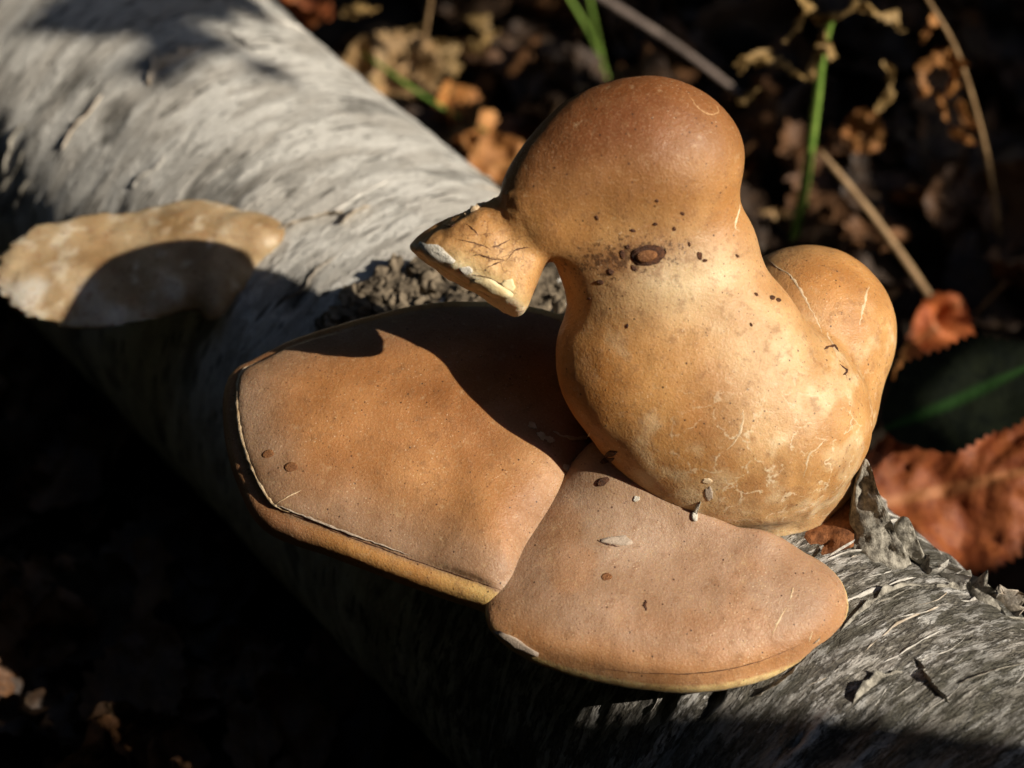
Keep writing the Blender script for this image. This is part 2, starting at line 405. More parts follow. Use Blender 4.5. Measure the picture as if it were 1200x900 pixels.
def build_body():
    h = .115
    lo = np.array([-5.0, -9.5, -6.0]); hi = np.array([15.5, 10.5, 17.5])
    lo = np.minimum.reduce([W(470, 650, 2), W(470, 80, -16), W(1070, 650, -16), W(470, 650, -16)]) - .5
    hi = np.maximum.reduce([W(1070, 80, 2), W(1070, 80, -16), W(1070, 650, 3), W(1070, 80, -15)]) + .5
    ax = [np.arange(lo[k], hi[k], h, dtype=np.float32) for k in range(3)]
    G = np.stack(np.meshgrid(*ax, indexing='ij'), -1)
    def E(px, py, d, rx, ry, rd, rot=0, yaw=0):
        a = math.radians(rot); x = RIGHT * math.cos(a) + UP * math.sin(a); y = -RIGHT * math.sin(a) + UP * math.cos(a)
        return ell(G, W(px, py, d).astype(np.float32), (pxr(rx, d), pxr(ry, d), pxr(rd, d)), np.stack([x, y, FWD]))
    head = E(754, 190, -10.5, 119, 101, 84)
    brow = E(680, 212, -10.8, 106, 78, 56, 40)
    head = smin(head, brow, .9)
    neck = E(771, 298, -9.6, 119, 96, 74)
    v = smin(head, neck, .9)
    bill = E(566, 303, -10.3, 102, 74, 46, -29)
    tn = -RIGHT * .46 + UP * .86 - FWD * .22; tn /= np.linalg.norm(tn)
    bill = smax(bill, (G - W(527, 256, -10.2).astype(np.float32)) @ tn.astype(np.float32), .65)
    rn = RIGHT * .93 - UP * .37; rn /= np.linalg.norm(rn)
    bill = smax(bill, (G - W(630, 328, -10).astype(np.float32)) @ rn.astype(np.float32), .65)
    stub = E(618, 262, -9.7, 50, 40, 56, 40)
    bill = smin(bill, stub, .7)
    n = -RIGHT * .50 - UP * .85 - FWD * .14; n /= np.linalg.norm(n)
    cut = (G - W(541, 327, -10.9).astype(np.float32)) @ n.astype(np.float32)
    bill = smax(bill, cut, .30)
    v = smin(v, bill, .28)
    body = smin(E(800, 420, -8.9, 149, 134, 82), E(858, 492, -7.2, 164, 130, 120), 1.0)
    v = smin(v, body, .9)
    tail = E(946, 391, -3.9, 104, 104, 104)
    v = smin(v, tail, .50)
    v = smin(v, E(958, 462, -4.6, 72, 90, 80), .6)
    low = E(900, 545, -4.5, 105, 82, 110)
    v = smin(v, low, .8)
    foot = E(840, 600, -4.0, 130, 60, 90)
    v = smin(v, foot, .8)
    vt, q = surface_nets(v, np.array(lo), h)
    for _ in range(2):                                             # light relaxation
        acc = np.zeros_like(vt); cnt = np.zeros(len(vt))
        for a, b in ((0, 1), (1, 2), (2, 3), (3, 0)):
            np.add.at(acc, q[:, a], vt[q[:, b]]); np.add.at(cnt, q[:, a], 1)
            np.add.at(acc, q[:, b], vt[q[:, a]]); np.add.at(cnt, q[:, b], 1)
        vt = vt * .5 + acc / cnt[:, None] * .5
    N = vert_normals(vt, q)
    if (N * (vt - vt.mean(0))).sum() < 0: q = q[:, ::-1]; N = -N
    px, py = project(vt)
    lowm = sstep(470, 600, py) * sstep(820, 960, px)
    bm_ = ((px < 634) & (py > 225)) * sstep(640, 600, px)
    wr = 1 - np.abs(fbm(vt * np.array([.9, .9, .5]), 3, 66)) * 2
    vt = vt + N * (.06 * fbm(vt * .35, 3, 61) + .03 * fbm(vt * .9, 3, 64) + (.014 + .07 * lowm) * fbm(vt * 1.4, 4, 62) + .05 * lowm * wr
                   + bm_ * (.10 * fbm(vt * .9, 3, 67) + .07 * fbm(vt * 2.6, 3, 68)))[:, None]
    # skin colour: brown cap, pale throat, tan body; some light and shade painted in
    tan = np.array([.53, .295, .110]); brown = np.array([.19, .062, .018]); pale = np.array([.82, .69, .46]); org = np.array([.46, .205, .055])
    C = np.tile(tan, (len(vt), 1))
    def lay(m, c, a=1.): C[:] = C * (1 - (m * a)[:, None]) + np.array(c) * (m * a)[:, None]
    nz = fbm(vt * .45, 4, 71)
    lay(sstep(300, 140, py + 28 * nz + .10 * (px - 750)), brown, .95)
    lay(bump2(px, py, 852, 200, 50, 80), tan, .40)  # highlight on the head's sunward side, put into the colour
    lay(bump2(px, py, 590, 260, 60, 35), org, .5)
    lay(bump2(px, py, 805, 325, 95, 42, -12), pale, .82)
    lay(sstep(.05, .5, nz) * sstep(330, 420, py), org, .65)
    lay(sstep(.05, .45, fbm(vt * 1.1, 4, 73)) * sstep(330, 420, py), pale, .5)
    lay(bump2(px, py, 900, 420, 60, 110), pale, .4)
    lay(bump2(px, py, 680, 480, 65, 120), org, .95)  # orange shading left of the breast, painted into the colour
    lay(bump2(px, py, 780, 470, 80, 60) * (.6 + .4 * nz), org, .55)
    lay(bump2(px, py, 845, 505, 38, 45) * (.7 + .6 * nz), brown, .5)
    lay(np.clip(bump2(px, py, 735, 305, 75, 24, -8) * (.7 + .8 * fbm(vt * 1.2, 4, 77)), 0, 1), brown, .85)
    lay(np.clip(bump2(px, py, 790, 262, 60, 28, -15) * (.4 + 1.0 * fbm(vt * 1.2, 4, 78)), 0, 1), brown, .6)
    lay(bump2(px, py, 960, 325, 90, 42), org, .85)
    lay(bump2(px, py, 860, 250, 30, 50), org, .5)
    lay(sstep(.0, .4, fbm(vt * .8, 4, 75)) * sstep(480, 540, py), brown, .30)
    lay(sstep(560, 620, py) * .7, pale, .4)
    # bill: cracked tan skin, white cut rim
    pl = (vt - W(541, 327, -10.9)) @ n
    billm = (px < 632) & (py > 225)
    lay(billm * bump2(px, py, 585, 300, 50, 45), (.64, .40, .17), .8)
    lay(billm * sstep(.95, .15, -pl) * sstep(500, 540, px) * sstep(255, 300, py), (.74, .60, .33), .85)
    lay(billm * sstep(.38, .14, -pl), (.78, .70, .52), .9)
    crk2 = sstep(700, 900, px) * sstep(380, 520, py) * .9
    speck = bump2(px, py, 752, 298, 75, 26, -8) * 1.0 + .35 * bump2(px, py, 690, 320, 60, 40) + .12
    crack = billm * bump2(px, py, 575, 290, 55, 55)
    mesh_obj('duck_shaped_cap', vt, q, M['fungus'], FROOT, FB, colors=C, attrs={'speck': speck, 'crackle': crack, 'palecrack': crk2})
    return vt, q
BV, BF = build_body()
BODYT = bvh(BV, BF)

def shelf(name, plane_px, plane_d, tilt, roll, poly_px, wlo, whi, topfun, rim, colour, crease=None, extra=None, h=.13):
    """slab grown in its own plane: outline from the photograph laid on that plane"""
    o = W(*plane_px, plane_d)
    nrm = np.array([math.sin(math.radians(roll)), -math.sin(math.radians(tilt)), math.cos(math.radians(tilt))]); nrm /= np.linalg.norm(nrm)
    e1 = np.array([1, 0, 0]) - nrm * nrm[0]; e1 /= np.linalg.norm(e1); e2 = np.cross(nrm, e1)
    def onplane(px, py):
        r = ray(px, py); t = ((o - CAM) @ nrm) / (r @ nrm); p = CAM + r * t - o
        return np.array([p @ e1, p @ e2])
    poly = catmull([onplane(*p) for p in poly_px], 6)
    lo = poly.min(0) - 1.2; hi = poly.max(0) + 1.2
    U = np.arange(lo[0], hi[0], h); V = np.arange(lo[1], hi[1], h); Wd = np.arange(wlo, whi, h)
    Q = np.stack(np.meshgrid(U, V, indexing='ij'), -1)
    d2 = poly_sdf(Q, poly)
    cd_ = seg_dist(Q, np.array([onplane(*p) for p in crease]), False) if crease else np.full(d2.shape, 99.)
    top = topfun(Q, d2, cd_)
    w3 = Wd[None, None, :]
    under = np.maximum(-w3 - .5, 0) * 1.5
    f = smax(smax(w3 - top[..., None], d2[..., None] + under, .10), -w3 - 3.0, .5)
    off, wc, hh, r = rim
    rimk = sstep(.3, 1.4, cd_) if off > .3 else np.ones_like(cd_)
    a = d2 - (off * rimk - .25 * (1 - rimk) - r); b = np.abs(w3 - (wc - .12 * sstep(-5.5, -9.5, Q[..., 0]) * (off > .3))[..., None]) - hh
    A = np.maximum(a, 0)[..., None]; Bm = np.maximum(b, 0)
    rm = np.minimum(np.maximum(a[..., None], b), 0) + np.sqrt(A * A + Bm * Bm) - r
    f = smin(f, rm, .10)
    if extra is not None:
        P3 = o + Q[..., 0][..., None, None] * e1 + Q[..., 1][..., None, None] * e2 + w3[..., None] * nrm
        f = smin(f, extra(P3), .9)
    vt, q = surface_nets(f, np.array([lo[0], lo[1], wlo]), h)
    for _ in range(3):
        acc = np.zeros_like(vt); cnt = np.zeros(len(vt))
        for a_, b_ in ((0, 1), (1, 2), (2, 3), (3, 0)):
            np.add.at(acc, q[:, a_], vt[q[:, b_]]); np.add.at(cnt, q[:, a_], 1)
            np.add.at(acc, q[:, b_], vt[q[:, a_]]); np.add.at(cnt, q[:, b_], 1)
        vt = vt * .5 + acc / cnt[:, None] * .5
    ql = vt.copy()
    vt = o + vt[:, :1] * e1 + vt[:, 1:2] * e2 + vt[:, 2:] * nrm
    N = vert_normals(vt, q)
    if (N * (vt - vt.mean(0))).sum() < 0: q = q[:, ::-1]; N = -N
    vt = vt + N * (.05 * fbm(vt * .5, 3, 81) + .012 * fbm(vt * 2.2, 3, 82))[:, None]
    px, py = project(vt)
    C, speck, crack = colour(vt, ql, px, py, poly_sdf(ql[:, :2], poly), N)
    mesh_obj(name, vt, q, M['fungus'], FROOT, FB, colors=C, attrs={'speck': speck, 'crackle': crack})
    return vt, q

def top_left(Q, d2, cd_):
    din = np.maximum(-d2, 0)
    t = 1.15 * (1 - np.exp(-din / 2.6)) + .10 * fbm(np.concatenate([Q * .22, 0 * Q[..., :1]], -1), 3, 91)
    return t - .95 * np.exp(-(cd_ / .85) ** 2) + .22 * np.exp(-((cd_ - 2.2) / 1.2) ** 2)
def col_left(v, ql, px, py, d2, N):
    C = np.tile(np.array([.42, .195, .070]), (len(v), 1)); nz = fbm(v * .4, 4, 95)
    def lay(m, c, a=1.): C[:] = C * (1 - (m * a)[:, None]) + np.array(c) * (m * a)[:, None]
    din = -d2
    lay(sstep(2.6, .3, din + .6 * nz) * sstep(-.35, -.1, ql[:, 2]), (.31, .205, .135), .85)
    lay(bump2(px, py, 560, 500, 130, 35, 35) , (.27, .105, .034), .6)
    lay(bump2(px, py, 640, 540, 70, 40, 30), (.54, .31, .14), .5)
    lay(bump2(px, py, 520, 580, 90, 40, 25), (.52, .28, .115), .45)
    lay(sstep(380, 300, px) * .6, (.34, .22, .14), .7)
    rimz = sstep(.05, .16, d2) * sstep(.1, -.2, ql[:, 2])
    rimz = np.maximum(rimz, sstep(-.35, -.55, ql[:, 2]) * (d2 > -1.2))
    lay(rimz, (.50, .26, .085), .95)
    lay(rimz * sstep(480, 600, px), (.76, .56, .23), .9)
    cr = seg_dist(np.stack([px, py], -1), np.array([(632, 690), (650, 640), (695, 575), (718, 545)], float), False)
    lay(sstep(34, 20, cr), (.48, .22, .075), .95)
    lay(rimz * sstep(420, 330, px), (.26, .13, .075), .8)  # shade on the left end of the rim, painted as dark brown
    lay(sstep(-1.35, -1.6, ql[:, 2]), (.50, .46, .38), .9)
    return C, .15 + 0 * px, 0 * px
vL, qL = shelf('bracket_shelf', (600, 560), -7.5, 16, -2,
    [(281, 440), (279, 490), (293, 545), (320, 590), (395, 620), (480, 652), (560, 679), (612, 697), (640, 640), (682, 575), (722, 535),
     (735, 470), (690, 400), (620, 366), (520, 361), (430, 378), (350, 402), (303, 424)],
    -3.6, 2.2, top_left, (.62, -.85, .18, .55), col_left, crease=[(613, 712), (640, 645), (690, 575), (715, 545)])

def top_right(Q, d2, cd_):
    din = np.maximum(-d2, 0)
    k = 1 - np.minimum(din / 2.4, 1)
    return 1.2 * np.sqrt(np.maximum(1 - k * k, 0)) * (.35 + .65 * sstep(-8.5, -2.5, Q[..., 0])) - .15 + .10 * fbm(np.concatenate([Q * .25, 0 * Q[..., :1]], -1), 3, 98) + 1.5 * np.exp(-(cd_ / 1.5) ** 2)
def col_right(v, ql, px, py, d2, N):
    C = np.tile(np.array([.385, .245, .158]), (len(v), 1)); nz = fbm(v * .5, 4, 99)
    def lay(m, c, a=1.): C[:] = C * (1 - (m * a)[:, None]) + np.array(c) * (m * a)[:, None]
    lay(bump2(px, py, 700, 620, 90, 60), (.41, .295, .21), .7)
    lay(sstep(.1, .5, nz), (.40, .20, .09), .5)
    lay(sstep(1.2, .2, -d2) * sstep(640, 760, py), (.46, .215, .07), .6)
    rimz = sstep(-.08, -.18, ql[:, 2])
    lay(rimz, (.74, .56, .27), .95)
    lay(sstep(-.44, -.56, ql[:, 2]), (.34, .31, .26), .95)
    return C, .2 + 0 * px, 0 * px
vR, qR = shelf('bracket_shelf', (800, 700), -9.3, 15, 3,
    [(588, 738), (640, 768), (735, 792), (830, 797), (915, 778), (974, 744), (989, 706), (974, 670), (922, 642), (850, 630),
     (790, 590), (730, 545), (690, 540), (640, 580), (590, 650), (575, 705)],
    -3.6, 2.2, top_right, (.20, -.40, .10, .30), col_right, crease=[(706, 545), (760, 572), (820, 598), (880, 615)])
SLT = bvh(vL, qL); SRT = bvh(vR, qR)
ALLV = np.concatenate([BV, vL, vR]); ALLF = np.concatenate([BF, qL + len(BV), qR + len(BV) + len(vL)])
ALLT = bvh(ALLV, ALLF)

# ------------------------------------------------------------------ small marks of the skin, laid on the real surface
BODY_O = bpy.data.objects['duck_shaped_cap']; SHL = bpy.data.objects['bracket_shelf']; SHR = bpy.data.objects['bracket_shelf.001']
def ribbon(name, pts, width, h, mat, parent, base, tree=None, sub=5):
    P = catmull(pts, sub, False); tree = tree or ALLT
    hs = []
    for p in P:
        a, n = hit(tree, *p)
        if a is not None: hs.append((a, n))
    if len(hs) < 3: return None
    v = []; N = len(hs)
    for i, (a, n) in enumerate(hs):
        t = hs[min(i + 1, N - 1)][0] - hs[max(i - 1, 0)][0]; t /= np.linalg.norm(t) + 1e-9
        s = np.cross(t, n); s /= np.linalg.norm(s) + 1e-9
        k = math.sin(math.pi * (i + .35) / (N - .3)) ** .6 * random.uniform(.6, 1.25)
        j = random.uniform(-.4, .4) * width
        v += [a + s * (width * k + j) - n * .02, a + s * j + n * h * k, a - s * (width * k - j) - n * .02]
    f = []
    for i in range(N - 1):
        for k in range(2): f.append([3 * i + k, 3 * i + k + 1, 3 * i + k + 4, 3 * i + k + 3])
    return mesh_obj(name, np.array(v), f, mat, parent, base)
def patch(name, poly, h, mat, parent, base, tree=None, dome=1.0, sub=3):
    P = catmull(poly, sub); tree = tree or ALLT; c = P.mean(0)
    if 'plate' in name or 'flake' in name: P = c + (P - c) * np.array([[random.uniform(.78, 1.14)] for _ in P])
    rings = [1.0, .93, .6, .25]; v = []; n = len(P)
    for k, r in enumerate(rings):
        for p in P:
            q = c + (p - c) * r; a, nn = hit(tree, *q)
            if a is None: return None
            v.append(a + nn * (-.03 if k == 0 else h * (1 if k == 1 else 1 + (dome - 1) * (1 - r))))
    f = []
    for k in range(len(rings) - 1):
        for i in range(n):
            j = (i + 1) % n; f.append([k * n + i, k * n + j, (k + 1) * n + j, (k + 1) * n + i])
    f.append([3 * n + i for i in range(n)])
    return mesh_obj(name, np.array(v), f, mat, parent, base)
def oval(cx, cy, rx, ry, rot=0, n=9, jit=.12):
    a = math.radians(rot); out = []
    for i in range(n):
        t = 2 * math.pi * i / n; k = 1 + random.uniform(-jit, jit)
        x, y = rx * k * math.cos(t), ry * k * math.sin(t)
        out.append((cx + x * math.cos(a) - y * math.sin(a), cy + x * math.sin(a) + y * math.cos(a)))
    return out
# the eye-like scar
eye = patch('eye_scar', oval(760, 299, 21, 11.5, -8, 10, .06), .05, M['scar'], BODY_O, FB)
patch('eye_scar', oval(758, 300, 14, 7, -8, 9, .08), .11, M['scar_in'], BODY_O, FB, dome=1.4)
ribbon('crack', [(739, 301), (746, 292), (760, 288), (775, 289)], .05, .10, M['scar'], BODY_O, FB)
ribbon('crack', [(741, 305), (752, 310), (768, 308), (780, 298), (779, 290)], .05, .09, M['scar'], BODY_O, FB)
for (x, y, r) in [(730, 299, 4), (736, 289, 3), (743, 314, 3), (820, 299, 4), (826, 305, 3), (716, 318, 4), (703, 330, 3.5), (742, 270, 2.4), (768, 262, 2.2), (790, 268, 2), (808, 286, 2),
                  (905, 349, 2.6), (912, 352, 2.6), (886, 345, 1.8), (864, 300, 1.8), (735, 382, 2), (880, 380, 1.8), (700, 255, 2.2), (770, 235, 2), (800, 250, 2), (690, 350, 2)]:
    patch('dark_fleck', oval(x, y, r * 1.3, r * .8, random.uniform(0, 90), 7, .3), .03, M['scar'], BODY_O, FB, sub=2)
for pts, wd in [([(898, 303), (925, 325), (948, 356), (962, 388)], .07), ([(968, 388), (975, 405), (984, 430)], .09), ([(870, 478), (866, 505), (852, 530)], .07),
                ([(1017, 335), (1013, 360), (1006, 380)], .10), ([(940, 560), (950, 535), (968, 515)], .06),
                ([(868, 240), (862, 258), (866, 270)], .08)]:
    ribbon('crack', [(x + random.uniform(-2, 2), y + random.uniform(-2, 2)) for x, y in catmull(pts, 2, False)], wd * .9, .035, M['paleskin'], BODY_O, FB)
patch('torn_flake', [(812, 612), (810, 602), (816, 592), (821, 588), (818, 600), (817, 612)], .10, M['flesh'], BODY_O, FB)
patch('torn_flake', oval(831, 578, 6, 8, 0, 8, .25), .02, M['greyskin'], BODY_O, FB)
patch('torn_flake', oval(828, 563, 6, 3.5, 0, 8, .2), .02, M['paleskin'], BODY_O, FB)
ribbon('crack', [(806, 108), (818, 126), (832, 134), (842, 130), (838, 122)], .06, .03, M['tanline'], BODY_O, FB)
ribbon('crack', [(966, 410), (976, 405), (983, 412)], .08, .07, M['scar'], BODY_O, FB)
ribbon('crack', [(984, 427), (992, 434), (988, 440)], .06, .07, M['scar'], BODY_O, FB)
# the bill: lifted skin, white cut plates, cracks
ribbon('skin_edge', [(545, 251), (558, 245), (570, 236), (582, 226)], .10, .16, M['paleskin'], BODY_O, FB)
patch('white_plate', [(490, 286), (504, 284), (518, 291), (536, 306), (524, 309), (508, 306), (496, 298)], .05, M['flesh'], BODY_O, FB)
patch('white_plate', [(538, 314), (550, 312), (556, 318), (546, 322)], .04, M['flesh'], BODY_O, FB)
patch('cream_plate', [(556, 327), (570, 325), (588, 333), (602, 345), (590, 349), (572, 342), (550, 337), (546, 332)], .06, M['cream'], BODY_O, FB)
patch('cream_plate', [(590, 328), (600, 327), (604, 336), (598, 342), (588, 334)], .04, M['cream'], BODY_O, FB)
ribbon('cream_plate', [(500, 302), (520, 316), (545, 332), (570, 346), (596, 356)], .10, .05, M['cream'], BODY_O, FB)
for pts in ([(593, 306), (603, 294), (612, 291), (622, 290)], [(552, 322), (572, 325), (588, 334), (603, 345)], [(535, 280), (552, 284), (566, 288), (576, 293)], [(520, 263), (528, 266), (534, 262)],
            [(552, 300), (562, 299), (575, 303), (592, 305)], [(570, 314), (578, 310), (590, 306)], [(524, 252), (530, 254), (529, 258)], [(576, 290), (586, 287), (598, 280)], [(545, 262), (556, 270), (560, 276)]):
    ribbon('crack', pts, .035, .04, M['scar'], BODY_O, FB)
# shelf marks
ridge = [(306, 423), (281, 440), (280, 490), (293, 543), (320, 590), (350, 602), (395, 620), (440, 636), (480, 651), (560, 678), (612, 697)]
ribbon('shelf_ridge', ridge[:6], .06, .10, M['paleskin'], SHL, FB, SLT, 9)
ribbon('shelf_ridge', ridge[4:9], .05, .08, M['greyskin'], SHL, FB, SLT, 9)
ribbon('crack', [(x, y + 4) for x, y in ridge[4:]], .035, .03, M['scar'], SHL, FB, SLT, 9)
ribbon('crack', [(322, 592), (336, 583), (354, 574)], .03, .04, M['paleskin'], SHL, FB, SLT)
patch('brown_spot', oval(341, 547, 9, 6, -10, 9), .015, M['scar_in'], SHL, FB, SLT)
patch('brown_spot', oval(314, 532, 8, 5, -20, 9), .012, M['scar_in'], SHL, FB, SLT)
for x, y in ((635, 511), (645, 515), (665, 548), (672, 552), (624, 498)):
    patch('torn_flake', oval(x, y, 6, 4, 20, 8, .25), .035, M['paleskin'], SHL, FB, SLT)
ribbon('torn_flake', [(648, 506), (664, 512), (684, 513), (692, 507)], .08, .14, M['paleskin'], SHL, FB)
for x, y, r in ((711, 540, 6), (706, 565, 6), (716, 532, 5)):
    patch('dark_fleck', oval(x, y, r * 1.3, r * .7, -20, 8, .35), .05, M['scar'], SHR, FB)
patch('torn_flake', [(703, 634), (718, 629), (733, 628), (742, 636), (728, 640), (716, 638)], .05, M['greyskin'], SHR, FB, SRT)
ribbon('crack', [(700, 633), (712, 638), (726, 640)], .05, .06, M['scar'], SHR, FB, SRT)
ribbon('crack', [(757, 703), (756, 710), (757, 716)], .07, .08, M['scar'], SHR, FB, SRT)
patch('brown_spot', oval(711, 676, 7, 4.5, 0, 9), .02, M['scar_in'], SHR, FB, SRT)
patch('torn_flake', oval(745, 585, 5, 3, 0, 7, .3), .04, M['flesh'], SHR, FB)
for pts in ([(922, 712), (912, 728), (905, 744)], [(948, 752), (950, 746), (953, 740)], [(925, 704), (928, 694), (930, 688)]):
    ribbon('crack', pts, .05, .05, M['paleskin'], SHR, FB, SRT)
ribbon('shelf_ridge', [(690, 782), (760, 789), (830, 788), (890, 775), (945, 752)], .03, .03, M['scar'], SHR, FB, SRT, 8)
patch('torn_flake', [(578, 738), (592, 742), (612, 752), (633, 768), (612, 763), (592, 750)], .10, M['greyskin'], SHR, FB, bvh(np.concatenate([vR]), qR))

# ------------------------------------------------------------------ the second, older bracket further along the log
def build_old():
    h = .2
    c = W(160, 320, 9.5); lo = c - np.array([13, 9, 7]); hi = c + np.array([10, 9, 7])
    ax = [np.arange(lo[k], hi[k], h, dtype=np.float32) for k in range(3)]
    G = np.stack(np.meshgrid(*ax, indexing='ij'), -1)
    t = math.radians(10); n = np.array([.05, -math.sin(t), math.cos(t)]); n /= np.linalg.norm(n)
    def E(px, py, d, rx, ry, rz, yaw=0):
        a = math.radians(yaw); x = np.array([math.cos(a), math.sin(a), 0]); x -= n * (x @ n); x /= np.linalg.norm(x); y = np.cross(n, x)
        return ell(G, W(px, py, d).astype(np.float32), (rx, ry, rz), np.stack([x, y, n]))
    v = E(135, 330, 9.0, 6.6, 4.5, 2.5, 4)
    v = smin(v, E(245, 300, 8.3, 2.8, 2.7, 1.6), 1.6)
    v = smin(v, E(300, 274, 7.4, 1.3, 1.0, .6), .9)
    v = smin(v, E(20, 345, 9.2, 5, 3.9, 1.7), 1.6)
    v = smin(v, E(252, 345, 7.0, .9, 1.6, 1.1), .3)
    v = smin(v, E(190, 300, 13, 6.5, 3.6, 2.2), 1.2)
    q3 = G - W(120, 354, 6.4).astype(np.float32)
    bn = -n + FWD * .30; bn = bn / np.linalg.norm(bn)
    v = smax(v, q3 @ bn.astype(np.float32), .3)
    vt, q = surface_nets(v, np.array(lo), h); N = vert_normals(vt, q)
    if (N * (vt - vt.mean(0))).sum() < 0: q = q[:, ::-1]; N = -N
    vt = vt + N * (.25 * fbm(vt * .4, 4, 111) + .09 * fbm(vt * 1.3, 4, 112))[:, None]
    px, py = project(vt); nz = fbm(vt * .7, 4, 113); n2 = fbm(vt * 1.6, 3, 114)
    C = np.tile(np.array([.42, .315, .185]), (len(vt), 1))
    def lay(m, c, a=1.): C[:] = C * (1 - (m * a)[:, None]) + np.array(c) * (m * a)[:, None]
    lay(sstep(-.05, .4, nz), (.24, .16, .075), .8); lay(sstep(.15, .42, n2), (.62, .55, .42), .8)
    lay(sstep(.1, -.4, nz) * sstep(300, 340, py), (.60, .60, .56), .7)
    b = W(180, 330, 14)
    root = tag(empty('old_bracket_fungus', b), 'weathered pale beige bracket fungus on birch log behind the duck-shaped one', 'fungus')
    mesh_obj('cap', vt, q, M['fungus'], root, b, colors=C, attrs={'speck': .25 + 0 * px, 'crackle': 0 * px})
build_old()

# ------------------------------------------------------------------ torn bark, crumbs and rot on the log
def bark_flap(pts, width, lift, mat, side=1, sub=6):
    P = catmull(pts, sub, False); hs = [hit(LOGT, *p) for p in P]; hs = [x for x in hs if x[0] is not None]
    if len(hs) < 4: return
    N = len(hs); v = []; rows = 5
    for i, (a, n) in enumerate(hs):
        k = math.sin(math.pi * (i + .4) / (N - .2)) ** .5; jw = random.uniform(.55, 1.2)
        for r in range(rows):
            u = r / (rows - 1)
            v.append(a - n * .06 + LU * side * width * k * jw * u * (1 - .25 * u) + n * lift * k * jw * u ** 1.4)
        for r in range(rows - 1, -1, -1):
            u = r / (rows - 1)
            v.append(a - n * .14 + LU * side * width * k * jw * u * (1 - .25 * u) + n * (lift * k * jw * u ** 1.4 + .02))
    m = 2 * rows; f = []
    for i in range(N - 1):
        for r in range(m): f.append([i * m + r, i * m + (r + 1) % m, (i + 1) * m + (r + 1) % m, (i + 1) * m + r])
    mesh_obj('bark_flap', np.array(v), f, mat, LOGROOT, LOGBASE)
M['curl'] = plain_mat('curled_bark_inside', (.34, .27, .19), (.58, .52, .44), 2.0, .8, .8)
M['curlpale'] = plain_mat('curled_bark_pale', (.42, .40, .36), (.66, .63, .57), 2.4, .8, .9)
for pts, wd, lf, mt, sd in [
        ([(176, 102), (190, 84), (212, 74), (240, 58)], .8, .55, 'curl', -1), ([(250, 40), (275, 48), (300, 64)], .7, .5, 'curlpale', -1),
        ([(318, 270), (345, 258), (378, 250), (400, 248)], .9, .7, 'curl', 1), ([(395, 262), (412, 248), (432, 240)], .7, .6, 'curl', 1),
        ([(985, 745), (1030, 705), (1060, 690), (1100, 690)], .35, .22, 'barkedge', -1), ([(1070, 770), (1082, 792), (1092, 806), (1110, 822)], .5, .35, 'barkedge', 1),
        ([(1100, 690), (1140, 700), (1180, 722)], .6, .5, 'barkedge', -1), ([(965, 655), (990, 645), (1012, 644)], .4, .3, 'curlpale', 1),
        ([(1040, 645), (1065, 652), (1085, 672)], .7, .9, 'barkedge', 1), ([(1085, 668), (1100, 672), (1125, 690)], .7, .8, 'curlpale', 1),
        ([(1120, 672), (1140, 690), (1160, 705)], .6, .9, 'barkedge', 1), ([(1150, 690), (1172, 705), (1190, 722)], .6, .8, 'curl', 1),
        ([(1120, 800), (1150, 785), (1200, 775)], .4, .3, 'barkedge', 1), ([(940, 760), (960, 740), (985, 725)], .4, .3, 'barkedge', 1),
        ([(1000, 830), (1030, 800), (1060, 790)], .4, .3, 'barkedge', -1), ([(880, 815), (905, 800), (930, 780)], .4, .3, 'barkedge', 1)]:
    bark_flap(pts, wd, lf, M[mt], sd)
rr = random.Random(5)
for fl in range(130):
    t = rr.uniform(-28, 24) if fl < 46 else rr.uniform(8, 25); a = rr.uniform(-1.5, .9)
    p0 = log_point(t, a); x, y = project(p0[None]); x, y = x[0], y[0]
    if 260 < x < 985 and 340 < y < 800: continue
    da = rr.uniform(.10, .3); pts = []
    for k in np.linspace(-1, 1, 4):
        q = project(log_point(t + rr.uniform(-.25, .25), a + k * da)[None]); pts.append((q[0][0], q[1][0]))
    bark_flap(pts, rr.uniform(.2, .5) if fl < 46 else rr.uniform(.10, .28), rr.uniform(.12, .35) if fl < 46 else rr.uniform(.06, .16), M[rr.choice(['curlpale', 'barkedge', 'curl', 'curlpale'])], rr.choice([-1, 1]), 4)

def slab(name, lower, upper, dlo, dhi, thick, mat, parent, base, amp=.15, nu=18, nv=14, seed=5, bulge=0.):
    """a torn upright sheet between two outlines"""
    A = catmull(lower, nu, False); B = catmull(upper, nu, False); n = min(len(A), len(B))
    A = A[np.linspace(0, len(A) - 1, n).astype(int)]; B = B[np.linspace(0, len(B) - 1, n).astype(int)]
    F_ = np.array([[W(*(A[i] * (1 - u) + B[i] * u), dlo * (1 - u) + dhi * u) for u in np.linspace(0, 1, nv)] for i in range(n)])
    off = fbm(F_ * 1.1, 4, seed)[..., None] * amp * 2 * -FWD
    off = off - FWD * bulge * (np.sin(np.linspace(0, math.pi, n)) ** .7)[:, None, None]
    fr = F_ + off; bk = F_ + off * .5 + FWD * thick * (.4 + .6 * np.sin(np.linspace(0, math.pi, n)))[:, None, None]
    v = np.concatenate([fr.reshape(-1, 3), bk.reshape(-1, 3)]); o = n * nv
    i = np.arange(o).reshape(n, nv); f = []
    f += np.stack([i[:-1, :-1], i[1:, :-1], i[1:, 1:], i[:-1, 1:]], -1).reshape(-1, 4).tolist()
    f += (np.stack([i[:-1, :-1], i[:-1, 1:], i[1:, 1:], i[1:, :-1]], -1).reshape(-1, 4) + o).tolist()
    rim = np.concatenate([i[:, 0], i[-1, 1:], i[::-1, -1][1:], i[0, ::-1][1:-1]])
    for k in range(len(rim)):
        a, b = int(rim[k]), int(rim[(k + 1) % len(rim)]); f.append([b, a, a + o, b + o])
    return mesh_obj(name, v, f, mat, parent, base)
